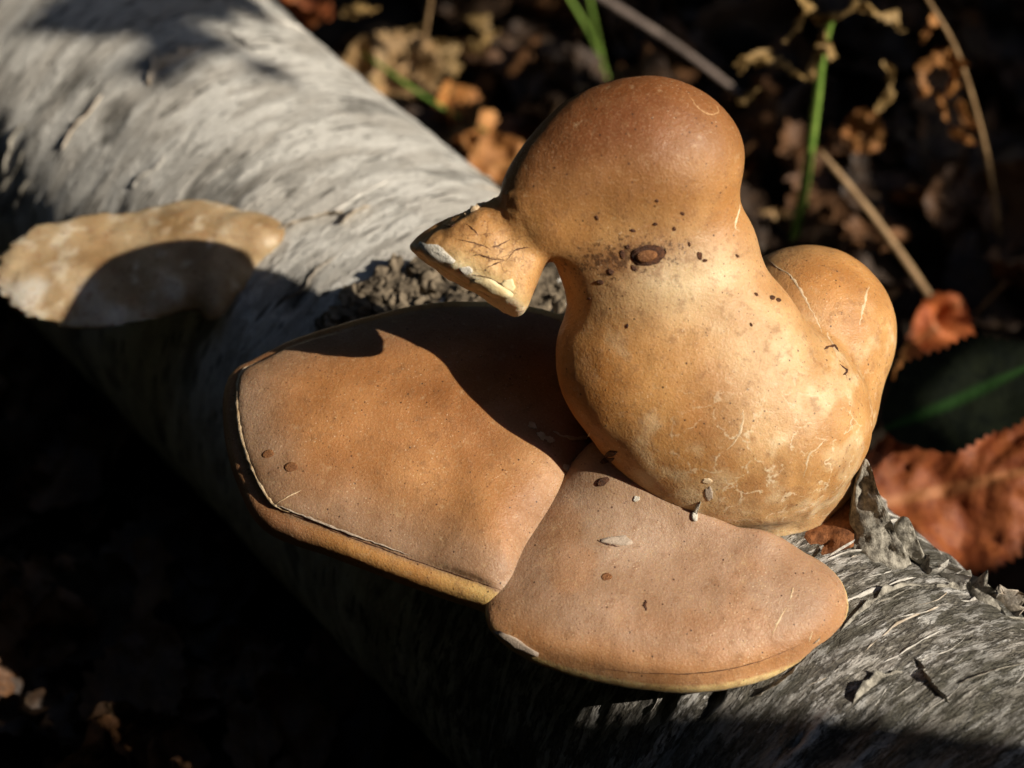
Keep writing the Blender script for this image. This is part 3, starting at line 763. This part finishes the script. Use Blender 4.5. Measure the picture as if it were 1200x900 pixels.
ds = float((hit(LOGT, 1030, 655)[0] - CAM) @ FWD - D0) if hit(LOGT, 1030, 655)[0] is not None else -4.
slab('bark_shard', [(990, 652), (1035, 676), (1085, 690)], [(1003, 560), (1013, 538), (1034, 596)], ds + .6, ds - .5, 1.2, M['barkedge'], LOGROOT, LOGBASE, .42, nu=24, nv=24, bulge=.7)
slab('bark_shard', [(1040, 640), (1060, 650), (1092, 672)], [(1050, 612), (1062, 606), (1075, 632)], ds + .6, ds, .5, M['barkedge'], LOGROOT, LOGBASE, .2, seed=8, bulge=.4)
slab('rotten_wood', [(905, 640), (950, 652), (1000, 640)], [(900, 600), (950, 610), (1004, 570)], ds - .4, ds + .8, .8, M['rot'], LOGROOT, LOGBASE, .45, seed=11)
slab('splinter', [(972, 652), (985, 645), (1000, 636)], [(974, 649), (986, 641), (1002, 632)], ds - 1.2, ds - 1.2, .08, M['curlpale'], LOGROOT, LOGBASE, .02)

def build_crumbs():
    bm = bmesh.new(); rc = random.Random(3); poly = [(372, 388), (400, 358), (455, 318), (500, 312), (560, 318), (640, 312), (665, 330), (665, 372), (520, 372), (420, 382)]
    n = 0
    for _ in range(3000):
        x, y = rc.uniform(370, 670), rc.uniform(305, 392)
        if poly_sdf(np.array([[x, y]]), np.array(poly, float))[0] > 0: continue
        p, nn = hit(LOGT, x, y)
        if p is None: continue
        r = rc.uniform(.16, .46); before = len(bm.verts)
        g = bmesh.ops.create_icosphere(bm, subdivisions=2, radius=1)
        sc = Vector((rc.uniform(.7, 1.3), rc.uniform(.7, 1.3), rc.uniform(.6, 1.)))
        for v in g['verts']:
            d = 1 + .35 * (vnoise(np.array([list(v.co * 1.7 + Vector((n * 3.1, 0, 0)))]), 5)[0] - .5) * 2
            v.co = Vector((v.co.x * sc.x, v.co.y * sc.y, v.co.z * sc.z)) * r * d + Vector(p + nn * r * rc.uniform(.2, 1.0))
        n += 1
        if n > 240: break
    me = bpy.data.meshes.new('bark_crumbs'); bm.verts.ensure_lookup_table()
    for v in bm.verts: v.co *= S
    bm.to_mesh(me); bm.free(); me.materials.append(M['crumb'])
    o = bpy.data.objects.new('bark_crumbs', me); col.objects.link(o)
    tag(o, 'dark crumbly bark grit on the log under the bill', 'bark grit', kind='stuff')
build_crumbs()

# ------------------------------------------------------------------ leaves, stems, twigs
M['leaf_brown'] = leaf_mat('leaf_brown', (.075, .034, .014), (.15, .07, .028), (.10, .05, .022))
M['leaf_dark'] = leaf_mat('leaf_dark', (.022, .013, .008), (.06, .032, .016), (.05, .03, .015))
M['leaf_orange'] = leaf_mat('leaf_orange', (.34, .13, .032), (.50, .24, .075), (.30, .13, .04), trans=.2)
M['leaf_red'] = leaf_mat('leaf_red', (.27, .062, .018), (.42, .125, .034), (.36, .14, .05), trans=.15)
M['leaf_tan'] = leaf_mat('leaf_tan', (.40, .24, .105), (.56, .38, .18), (.42, .26, .12), trans=.2)
M['leaf_olive'] = leaf_mat('leaf_olive', (.24, .15, .05), (.40, .26, .10), (.30, .2, .08), trans=.2)
M['leaf_green'] = leaf_mat('leaf_green', (.004, .006, .004), (.009, .012, .006), (.012, .035, .008), .9, spec=.08)
M['stem_green'] = plain_mat('stem_green', (.10, .20, .03), (.24, .36, .07), 1.5, .5, .2)
M['stem_brown'] = plain_mat('stem_brown', (.20, .12, .055), (.34, .22, .11), 1.5, .6, .4)
M['twig_grey'] = plain_mat('twig_grey', (.13, .10, .085), (.24, .19, .16), 1.5, .7, .5)
M['shrub_leaf'] = leaf_mat('shrub_leaf', (.05, .06, .02), (.12, .10, .03), (.10, .10, .04))
M['needles'] = plain_mat('spruce_needles', (.012, .020, .010), (.03, .045, .018), .3, .7, .2)
M['trunk'] = plain_mat('tree_trunk', (.05, .04, .03), (.14, .11, .085), .25, .9, 1.)

def leaf_grid(L, Wd, curl, fold, crumple, serr, seed, nu=16, nv=4, twist=0., side=0., ribs=0.):
    r = np.random.default_rng(seed); u = np.linspace(0, 1, nu); rows = []
    h_ = np.concatenate([[.035], np.linspace(0, 1, nv + 1)[1:]]); side_s = np.concatenate([-h_[::-1], [0], h_])
    vein = []
    for i, a in enumerate(u):
        wd = Wd * (1 + .22 * float(fbm(np.array([[a * 5 + seed, seed * .37, 0.]]), 2, 5)[0])) * (math.sin(math.pi * min(1, a * .93 + .035) ** .8) ** .75) * (1 + serr * (1 if i % 2 else -1)) * .5
        for s_ in side_s:
            y = s_ * wd; x = a * L + abs(s_) * wd * .25
            z = abs(s_) ** 1.5 * fold * wd + ribs * abs(math.sin(math.pi * 7 * (a - .3 * abs(s_)))) * min(1, abs(s_) * 4)
            rows.append((x, y, z)); k = abs(s_); vein.append(1. if k < .05 else .0)
    P = np.array(rows)
    P[:, 2] += crumple * fbm(P * (4.5 / L) + seed, 3, seed % 97)
    # bend along the length and across
    if abs(curl) > 1e-3:
        R_ = L / curl; th = P[:, 0] / R_; z = P[:, 2].copy()
        P[:, 0] = (R_ - z) * np.sin(th); P[:, 2] = R_ - (R_ - z) * np.cos(th)
    if abs(side) > 1e-3:
        R_ = Wd / side; th = P[:, 1] / R_; z = P[:, 2].copy()
        P[:, 1] = (R_ - z) * np.sin(th); P[:, 2] = R_ - (R_ - z) * np.cos(th)
    if twist:
        a = P[:, 0] / L * twist; y, z = P[:, 1].copy(), P[:, 2].copy()
        P[:, 1] = y * np.cos(a) - z * np.sin(a); P[:, 2] = y * np.sin(a) + z * np.cos(a)
    P[:, 0] -= P[:, 0].mean()
    m = 2 * nv + 3; i = np.arange(nu * m).reshape(nu, m)
    f = np.stack([i[:-1, :-1], i[1:, :-1], i[1:, 1:], i[:-1, 1:]], -1).reshape(-1, 4)
    return P, f, np.array(vein)
def leaf_obj(name, P, f, vein, mat, loc, rot, parent=None, base=None):
    R_ = np.array(Matrix.Rotation(rot[2], 3, 'Z') @ Matrix.Rotation(rot[1], 3, 'Y') @ Matrix.Rotation(rot[0], 3, 'X'))
    v = P @ R_.T + np.asarray(loc)
    return mesh_obj(name, v, f, mat, parent, base if parent is not None else loc, attrs={'vein': vein})
def onY(px, py, y):
    r = ray(px, py); return CAM + r * ((y - CAM[1]) / r[1])
def tube(name, pts, r0, r1, mat, parent=None, base=None, n=8, knots=0):
    P = catmull(pts, 6, False) if len(pts) > 2 else np.linspace(pts[0], pts[1], 12); v = []; f = []; N = len(P)
    for i in range(N):
        t = P[min(i + 1, N - 1)] - P[max(i - 1, 0)]; t /= np.linalg.norm(t)
        a = np.cross(t, [0.3, .2, .93]); a /= np.linalg.norm(a); b = np.cross(t, a)
        r = (r0 + (r1 - r0) * i / (N - 1)) * (1 + knots * random.uniform(-1, 1))
        for k in range(n): v.append(P[i] + r * (a * math.cos(2 * math.pi * k / n) + b * math.sin(2 * math.pi * k / n)))
    for i in range(N - 1):
        for k in range(n): f.append([i * n + k, i * n + (k + 1) % n, (i + 1) * n + (k + 1) % n, (i + 1) * n + k])
    f.append([k for k in range(n)][::-1]); f.append([(N - 1) * n + k for k in range(n)])
    return mesh_obj(name, np.array(v), f, mat, parent, base if base is not None else P[0])
LIT = []                                                            # points kept clear of the added shrubs' leaves so they stay sunlit
def single(name, label, cat, px, py, z, L, Wd, mat, rot, curl=.3, fold=.2, crumple=.4, serr=.03, seed=1, lit=0., group=None, **kw):
    loc = onz(px, py, z); zg = float(ground_h(loc[:1], loc[1:2])[0])
    if loc[2] < zg + .9: loc = onz(px, py, zg + .9)
    P, f, ve = leaf_grid(L, Wd, curl, fold, crumple, serr, seed, **kw)
    o = leaf_obj(name, P, f, ve, M[mat], loc, [math.radians(a) for a in rot]); tag(o, label, cat, group)
    if lit: LIT.append((loc, lit))
    return o
single('fallen_leaf', 'large crumpled orange-red fallen leaf behind the log, beneath the dark green leaf', 'leaf', 1125, 572, -13.5, 10.5, 7.6, 'leaf_red', (38, 0, 15), .5, .25, 1.7, .04, 11, 3.0, nu=44, nv=10, ribs=.32)
single('fallen_leaf', 'small curled orange leaf standing against the right side of the large red leaf', 'leaf', 1190, 520, -13.5, 6, 4, 'leaf_red', (45, 10, -30), 0.90, 0.56, 1.32, .07, 12, 2.0, nu=22, nv=5, ribs=.16)
single('green_leaf', 'dark green serrated leaf with a bright green midrib above the red leaf', 'leaf', 1132, 468, -9.5, 8.2, 5.2, 'leaf_green', (22, -4, 24), .35, .25, .25, .05, 13, nu=36, nv=6, ribs=.1)
single('fallen_leaf', 'broad tan-orange leaf lying beside the dried olive weed behind the log', 'leaf', 463, 92, -13.5, 5.0, 4.6, 'leaf_tan', (35, 10, 65), 0.75, 0.35, 1.32, .07, 14, 2.6, nu=22, nv=5, ribs=.16)
single('fallen_leaf', 'narrow pale curled leaf standing next to the far edge of the log', 'leaf', 414, 68, -11.5, 3.4, 1.8, 'leaf_tan', (30, -50, 80), 1.20, 0.70, 0.66, .07, 15, 1.8, nu=22, nv=5, ribs=.16)
single('fallen_leaf', 'dull orange-brown leaf between the log and the broad tan leaf', 'leaf', 535, 146, -14, 4.6, 3.4, 'leaf_orange', (30, 5, 120), 0.75, 0.42, 1.54, .07, 16, 1.4, nu=22, nv=5, ribs=.16)
single('fallen_leaf', 'bright orange-yellow leaf touching the log behind the head of the duck-shaped fungus', 'leaf', 577, 190, -12.5, 3.4, 2.8, 'leaf_orange', (40, 0, 40), 0.75, 0.42, 0.88, .07, 17, 2.4, nu=22, nv=5, ribs=.16)
single('fallen_leaf', 'rust-red leaf against the far end of the log', 'leaf', 345, 18, -12.5, 5.2, 3.0, 'leaf_red', (30, 10, 140), 0.60, 0.42, 1.10, .07, 18, 1.6, nu=22, nv=5, ribs=.16)
single('fallen_leaf', 'rounded curled orange-brown leaf beside the green stem', 'leaf', 1005, 156, -11.0, 2.6, 2.5, 'leaf_orange', (52, 8, 20), 1.05, 0.42, 0.77, .07, 19, 1.8, nu=22, nv=5, ribs=.16)
single('fallen_leaf', 'orange leaf at the foot of the leaning brown stem', 'leaf', 1082, 392, -16, 4.2, 3.0, 'leaf_red', (40, 10, 70), 1.05, 0.70, 1.32, .07, 20, 1.5, nu=22, nv=5, ribs=.16)
single('fallen_leaf', 'curled brown-orange leaf just behind the round tail of the duck-shaped fungus', 'leaf', 1043, 462, -13.5, 4.4, 2.6, 'leaf_orange', (45, 10, 100), 1.20, 0.70, 1.10, .07, 21, 1.3, nu=22, nv=5, ribs=.16)
single('fallen_leaf', 'pale beige leaf at the foot of the green stem', 'leaf', 905, 275, -15.5, 3.2, 2.0, 'leaf_tan', (25, 0, 10), 0.75, 0.56, 0.88, .07, 22, 1.0, nu=22, nv=5, ribs=.16)
single('fallen_leaf', 'tall dim reddish-brown leaf standing right of the leaning brown stem', 'leaf', 1088, 235, -14, 4.8, 2.6, 'leaf_brown', (60, 0, 75), 0.90, 0.56, 1.10, .07, 23, 1.0, nu=22, nv=5, ribs=.16)

def weed(name, label, stem_pts, Y, r0, r1, mat, leaves, leafmat, base_px):
    pts = [onY(x, y, Y) for x, y in stem_pts]; b = pts[0].copy()
    g = np.array([b[0], b[1], ZG])
    if b[2] > ZG: pts = [np.array([b[0], b[1], ZG - .3])] + pts
    root = tag(empty(name, g), label, 'plant')
    tube('stem', pts, r0, r1, M[mat], root, g)
    for k, (x, y, L, Wd, rx, ry, rz, cu) in enumerate(leaves):
        P, f, ve = leaf_grid(L, Wd * .85, cu, .9, .95, .16, 40 + k * 7 + int(x), 18, 4, twist=random.uniform(-2.5, 2.5), side=random.uniform(.5, 1.8))
        loc = onY(x, y, Y + random.uniform(-.8, .8))
        leaf_obj('leaf', P, f, ve, M[leafmat], loc, [math.radians(a) for a in (rx, ry, rz)], root, g)
        LIT.append((loc, 1.4))
    return pts
R_ = random.Random(12)
def rl(x, y, L, Wd, ang):            # a curled leaf whose length runs at ang degrees in the upright plane
    return (x, y, L, Wd, R_.uniform(40, 100), -ang, R_.uniform(-20, 20), R_.uniform(.6, 2.2))
gp = weed('green_stem_weed', 'weed with bright green stem and shrivelled brown leaves behind the tail', [(918, 322), (931, 280), (945, 205), (957, 120), (964, 62), (975, 20)], 27.5, .30, .17, 'stem_green',
    [rl(905, 62, 3.0, 1.1, 35), rl(880, 80, 1.8, .9, 20), rl(940, 38, 3.2, 1.2, 20), rl(985, 18, 3.6, 1.3, 8), rl(1030, 8, 3.0, 1.0, 5), rl(972, 48, 2.0, 1.2, -50), rl(1040, 95, 2.6, .9, -85), rl(960, 75, 2.0, 1.0, 60), rl(880, 110, 1.8, .7, 35)], 'leaf_olive', 0)
LIT += [(p, 1.2) for p in gp[2:]]
weed('dried_weed', 'dried weed with hanging crinkled orange-brown leaves near the dark background', [(1175, 330), (1160, 200), (1125, 70), (1085, -5), (1075, -40)], 29, .14, .09, 'stem_brown',
    [rl(1100, 70, 2.6, 1.5, -40), rl(1095, 95, 2.2, 1.5, 70), rl(1118, 90, 2.2, 1.3, -70), rl(1105, 120, 1.8, 1.2, -60), rl(1128, 135, 2.0, 1.0, -75), rl(1122, 160, 1.6, .8, -85), rl(1090, 45, 1.8, .9, 15)], 'leaf_orange', 0)
weed('dried_weed', 'dried weed with curled olive-yellow leaves standing between orange leaves and log', [(478, 150), (484, 100), (497, 45), (506, -10), (510, -40)], 39, .16, .1, 'stem_brown',
    [rl(552, 40, 2.6, 1.7, 70), rl(540, 75, 2.4, 1.5, 60), rl(560, 20, 1.8, 1.3, 30), rl(528, 100, 2.0, 1.0, 75), rl(485, 30, 1.8, 1.0, 60), rl(520, 55, 1.8, 1.2, -30), rl(420, 8, 2.2, 1.6, 15)], 'leaf_olive', 0)
# loose stems and twigs
a = onY(961, 178, 27); b = onz(1126, 402, ZG + .4)
LIT += [(a * (1 - t) + b * t, 1.3) for t in np.linspace(0, 1, 8)]
tag(tube('brown_stem', [a, a * .6 + b * .4 + np.array([.15, 0, .2]), b], .16, .24, M['stem_brown'], knots=.06), 'straight brown dry stem leaning from the green stem to the ground', 'stem')
a = onz(676, -20, -9.5); b = onz(906, 142, -14)
LIT += [(a * (1 - t) + b * t, .8) for t in np.linspace(0, 1, 7)]
tag(tube('grey_twig', [a, a * .5 + b * .5 + np.array([.3, 0, .2]), b], .26, .20, M['twig_grey'], knots=.08), 'long greyish-purple twig lying behind the head', 'twig')
yb = onz(716, 118, ZG)[1]
for pts, lab in (([(717, 122), (711, 92), (694, 45), (660, -14)], 'bent green grass blade behind the head, the more slanted of two'), ([(716, 122), (709, 90), (697, 30), (688, -14)], 'upright green grass blade behind the head, the straighter of two')):
    pp = [onY(x, y, yb) for x, y in pts]; LIT += [(p, 1.2) for p in pp]
    tag(tube('grass_blade', pp, .17, .10, M['stem_green']), lab, 'grass')
pp = [onz(425, 62, -11), onz(500, 115, -12), onz(590, 165, -14)]
tag(tube('weed_stalk', pp, .13, .09, M['stem_green']), 'thin dark green stem crossing the orange leaves behind the log', 'stem')
pp = [onz(1190, 395, -9), onz(1215, 410, -9)]
a = onz(1115, 395, ZG + .3); b = onz(1180, 330, -14)
tag(tube('thin_twig', [a, b], .08, .06, M['stem_brown']), 'thin reddish twig rising behind the dark green leaf', 'twig')

# leaf litter: each dim leaf its own thing
CLEAR = [(463, 92, 75), (535, 146, 50), (577, 190, 45), (1082, 392, 55), (1005, 156, 50), (1125, 572, 110), (1132, 468, 90), (1043, 462, 45), (905, 275, 45), (414, 68, 40), (345, 18, 40)]   # around the leaves on top
protos = []
for k in range(10):
    P, f, ve = leaf_grid(R_.uniform(4.0, 7.5), R_.uniform(2.8, 4.6), R_.uniform(.2, 1.6), R_.uniform(.2, .8), R_.uniform(1.0, 2.2), .07, 200 + k, 18, 4, ribs=.18, side=R_.uniform(-.8, 1.2))
    for mt in ('leaf_brown', 'leaf_dark'):
        me = bpy.data.meshes.new('fallen_leaf'); me.from_pydata((P * S).tolist(), [], f.tolist()); me.update()
        me.polygons.foreach_set('use_smooth', [True] * len(me.polygons))
        at = me.attributes.new('vein', 'FLOAT', 'POINT'); at.data.foreach_set('value', ve.astype(np.float32)); me.materials.append(M[mt]); protos.append(me)
def litter(px0, px1, py0, py1, n, label, group):
    k = 0
    while k < n:
        x, y = R_.uniform(px0, px1), R_.uniform(py0, py1)
        p = onz(x, y, ZG)
        q = p - LA; q = q - LU * (q @ LU)
        if np.hypot(q @ LN, 0) < 9.0: continue
        if any(np.hypot(x - a_, y - b_) < r_ for a_, b_, r_ in CLEAR): continue
        z = float(ground_h(np.array([p[0]]), np.array([p[1]]))[0]) + R_.uniform(.3, 2.2)
        o = bpy.data.objects.new('fallen_leaf', R_.choice(protos)); col.objects.link(o)
        o.location = Vector((p[0] * S, p[1] * S, z * S)); o.rotation_euler = (R_.uniform(-.5, .5), R_.uniform(-.45, .45), R_.uniform(0, 6.28))
        tag(o, label, 'leaf', group); k += 1
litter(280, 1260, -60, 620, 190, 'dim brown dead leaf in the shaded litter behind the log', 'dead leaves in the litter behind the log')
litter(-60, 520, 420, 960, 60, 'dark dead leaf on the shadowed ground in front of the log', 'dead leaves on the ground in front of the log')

# ------------------------------------------------------------------ unseen trees and shrubs added around to shade the place
PROT = np.zeros((240, 240), bool)                                   # across the sunlight, 1 cm cells
def protect(p, r):
    x, y = p @ Q1 + 120, p @ Q2 + 120; X, Y = np.ogrid[:240, :240]
    PROT[(X - x) ** 2 + (Y - y) ** 2 < r * r] = True
SHADE = np.array([(40, 28), (160, 42), (170, 70), (140, 125), (205, 82), (255, 70), (300, 108), (365, 120), (335, 80), (270, 52), (272, 15), (345, -20), (345, -60), (60, -60)], float)   # patch of the log in leaf shade
for p in ALLV[::110]: protect(p, 3.4)
for t in np.arange(-62, 26, 1.5):
    for a in np.arange(-1.6, 1.3, .15):
        p = log_point(t, a); x, y = project(p[None])
        if p @ Q1 < 22.0 and p @ Q1 > -11.0 and -250 < x[0] < 1300 and not (poly_sdf(np.array([[x[0], y[0]]]), SHADE)[0] < 0): protect(p, 2.4)
for p, r in LIT: protect(np.asarray(p), r + 1.8)
def sunfree(c):
    x = np.round(c @ Q1 + 120).astype(int); y = np.round(c @ Q2 + 120).astype(int)
    ok = (x >= 0) & (x < 240) & (y >= 0) & (y < 240)
    m = np.zeros(len(c), bool); m[ok] = PROT[x[ok], y[ok]]; return ~m
def cards(c, L, Wd, rng):
    """small folded leaves at centres c"""
    n = len(c); d = rng.normal(size=(n, 3)); d /= np.linalg.norm(d, axis=1, keepdims=True)
    e = np.cross(d, rng.normal(size=(n, 3))); e /= np.linalg.norm(e, axis=1, keepdims=True); g = np.cross(d, e)
    L = L * rng.uniform(.7, 1.2, (n, 1)); Wd = Wd * rng.uniform(.7, 1.2, (n, 1))
    v = np.stack([c - d * L / 2, c + e * Wd / 2 + g * Wd * .15 - d * L * .1, c + d * L / 2, c - e * Wd / 2 + g * Wd * .15 - d * L * .1, c + d * L * .05 - g * Wd * .1], 1).reshape(-1, 3)
    i = np.arange(n)[:, None] * 5
    f = np.concatenate([i + [0, 1, 4], i + [1, 2, 4], i + [2, 3, 4], i + [3, 0, 4]])
    return v, f
def shrub():  # unseen shrub, its leaves placed to shade the ground behind the log
    rng = np.random.default_rng(4); n = 5200
    q1 = rng.uniform(13, 95, n); q2 = rng.uniform(-34, 34, n); s_ = rng.uniform(105, 175, n)
    c = q1[:, None] * Q1 + q2[:, None] * Q2 + s_[:, None] * SUN
    c = c[sunfree(c)]
    extra = []  # extra leaves added to shade one patch of the log
    while len(extra) < 34:
        x, y = rng.uniform(40, 365), rng.uniform(-50, 125)
        if poly_sdf(np.array([[x, y]]), SHADE)[0] < -7:
            p, _n = hit(LOGT, x, y)
            if p is not None: extra.append(p + SUN * rng.uniform(105, 140))
    c2 = np.array(extra); v, f = cards(c, 7.5, 5.0, rng); v2, f2 = cards(c2, 3.6, 3.0, rng)
    f = np.concatenate([f, f2 + len(v)]); v = np.concatenate([v, v2])
    m = c.mean(0); g = np.array([m[0], m[1], ZG]); root = tag(empty('shading_shrub', g), 'unseen leafy green-brown shrub added right of the log for its shade', 'shrub')
    mesh_obj('foliage', v, f, M['shrub_leaf'], root, g, smooth=False)
    for k in range(9):
        t = c[rng.integers(len(c))]; mid = (t + g) / 2 + rng.normal(size=3) * 5
        pts = np.array([g, mid, t]); tube('stem', pts, 1.2, .4, M['stem_brown'], root, g)
shrub()
def low_shading_shrub():  # foliage added out of view to darken the ground in front
    rng = np.random.default_rng(14); n = 5000
    q1 = rng.uniform(-40, 12, n); q2 = rng.uniform(-48, 8, n); s_ = rng.uniform(75, 130, n)
    c = q1[:, None] * Q1 + q2[:, None] * Q2 + s_[:, None] * SUN
    c = c[(c[:, 2] > ZG + 2)]; c = c[sunfree(c)]
    v, f = cards(c, 5.0, 3.6, rng)
    m = c.mean(0); g = np.array([m[0], m[1], ZG]); root = tag(empty('low_shading_shrub', g), 'unseen low leafy shrub added to shade the ground in front of the log', 'shrub')
    mesh_obj('foliage', v, f, M['shrub_leaf'], root, g, smooth=False)
    for k in range(7):
        t = c[rng.integers(len(c))]; tube('stem', [g, (t + g) / 2 + rng.normal(size=3) * 3, t], .7, .25, M['stem_brown'], root, g)
low_shading_shrub()
def trunk_tree():  # unseen tree added to throw a shadow on the log's near end
    x, y = 120 * .889 - 38 * .458, -120 * .458 - 38 * .889
    hd = SUN[:2] / np.linalg.norm(SUN[:2]); b2 = hd * 120 + Q1[:2] * (-11.0 - 25)
    g = np.array([b2[0], b2[1], ZG]); root = tag(empty('shading_birch', g), 'unseen birch tree added right of the log, its thick leaning trunk casting shade', 'tree')
    ln = np.array([Q1[0], Q1[1], 0]) * -.33                          # leaned so the trunk's shadow edge clears the shelves
    pts = [g + np.array([0, 0, z - ZG]) + ln * (z - 74) for z in (-25., 130., 300., 560.)]
    tube('trunk', pts, 27.4, 12, M['trunk'], root, g, n=40, knots=.004)
    rng = np.random.default_rng(9); n = 9000
    d = rng.normal(size=(n, 3)); d /= np.linalg.norm(d, axis=1, keepdims=True)
    c = g + np.array([-40, -240, 520]) + d * np.array([230, 230, 190]) * rng.uniform(.3, 1, (n, 1)) ** .5
    rel = c; dist = np.linalg.norm(np.stack([rel @ Q1, rel @ Q2], 1) - np.array([0, 0]), axis=1)
    keep = dist > 48; v, f = cards(c[keep], 22, 16, rng)
    mesh_obj('crown', v, f, M['shrub_leaf'], root, g, smooth=False)
    for k in range(6):
        t = g + np.array([-40, -240, 520]) + rng.normal(size=3) * np.array([120, 120, 60]); tube('limb', [g + np.array([0, 0, 270. + 40 * k]) + ln * (270 + 40 * k + ZG - 74), (g + np.array([0, 0, 330. + 40 * k]) + ln * (330 + 40 * k - 74) + t) / 2, t], 5, 1.5, M['trunk'], root, g)
trunk_tree()
def spruces():  # ring of unseen trees added to cut the low sky light
    rng = np.random.default_rng(2); H = 700; n = 4200
    h = rng.uniform(15, H, n) ; h = H - (H - 15) * np.sqrt(rng.uniform(0, 1, n))
    rad = 150 * (1 - h / (H + 20)); rr = rad * rng.uniform(.25, 1, n) ** .6; th = rng.uniform(0, 2 * math.pi, n)
    c = np.stack([rr * np.cos(th), rr * np.sin(th), h - rr * .25], -1); out = np.stack([np.cos(th), np.sin(th), -.45 + 0 * th], -1); sd = np.stack([-np.sin(th), np.cos(th), 0 * th], -1)
    L = rng.uniform(26, 46, (n, 1)); wd = rng.uniform(14, 24, (n, 1))
    v = np.stack([c - out * L / 2, c + sd * wd / 2 - [0, 0, 4], c + out * L / 2 - [0, 0, 7], c - sd * wd / 2 - [0, 0, 4], c], 1).reshape(-1, 3)
    i = np.arange(n)[:, None] * 5; f = np.concatenate([i + [0, 1, 4], i + [1, 2, 4], i + [2, 3, 4], i + [3, 0, 4]])
    sun_a = math.atan2(SUN[1], SUN[0]); first = None; k = 0
    for ring, (dist, cnt) in enumerate(((300, 13), (470, 20))):
        for j in range(cnt):
            a = 2 * math.pi * (j + .5 * ring) / cnt + R_.uniform(-.08, .08); da = (a - sun_a + math.pi) % (2 * math.pi) - math.pi
            if abs(da) < math.asin(min(1, 205 / dist)): continue
            p = np.array([dist * math.cos(a), dist * math.sin(a) - 10, ZG]); sc = R_.uniform(.85, 1.2)
            if first is None:
                root = empty('shading_spruce', p); first = root
                tube('trunk', [np.array([0, 0, 0.]), np.array([1., 0, H * .5]), np.array([0, 0, H * .98])], 13, 2, M['trunk'], root, np.zeros(3), n=12)
                mesh_obj('crown', v, f, M['needles'], root, np.zeros(3), smooth=False)
            else:
                root = first.copy(); col.objects.link(root)
                for ch in first.children:
                    cc = ch.copy(); col.objects.link(cc); cc.parent = root
                root.location = Vector(p * S)
            root.scale = (sc, sc, sc); root.rotation_euler = (0, 0, R_.uniform(0, 6.28))
            tag(root, 'unseen dark spruce tree added around the fallen log to block sky light', 'tree', 'unseen spruces added around the log')
spruces()
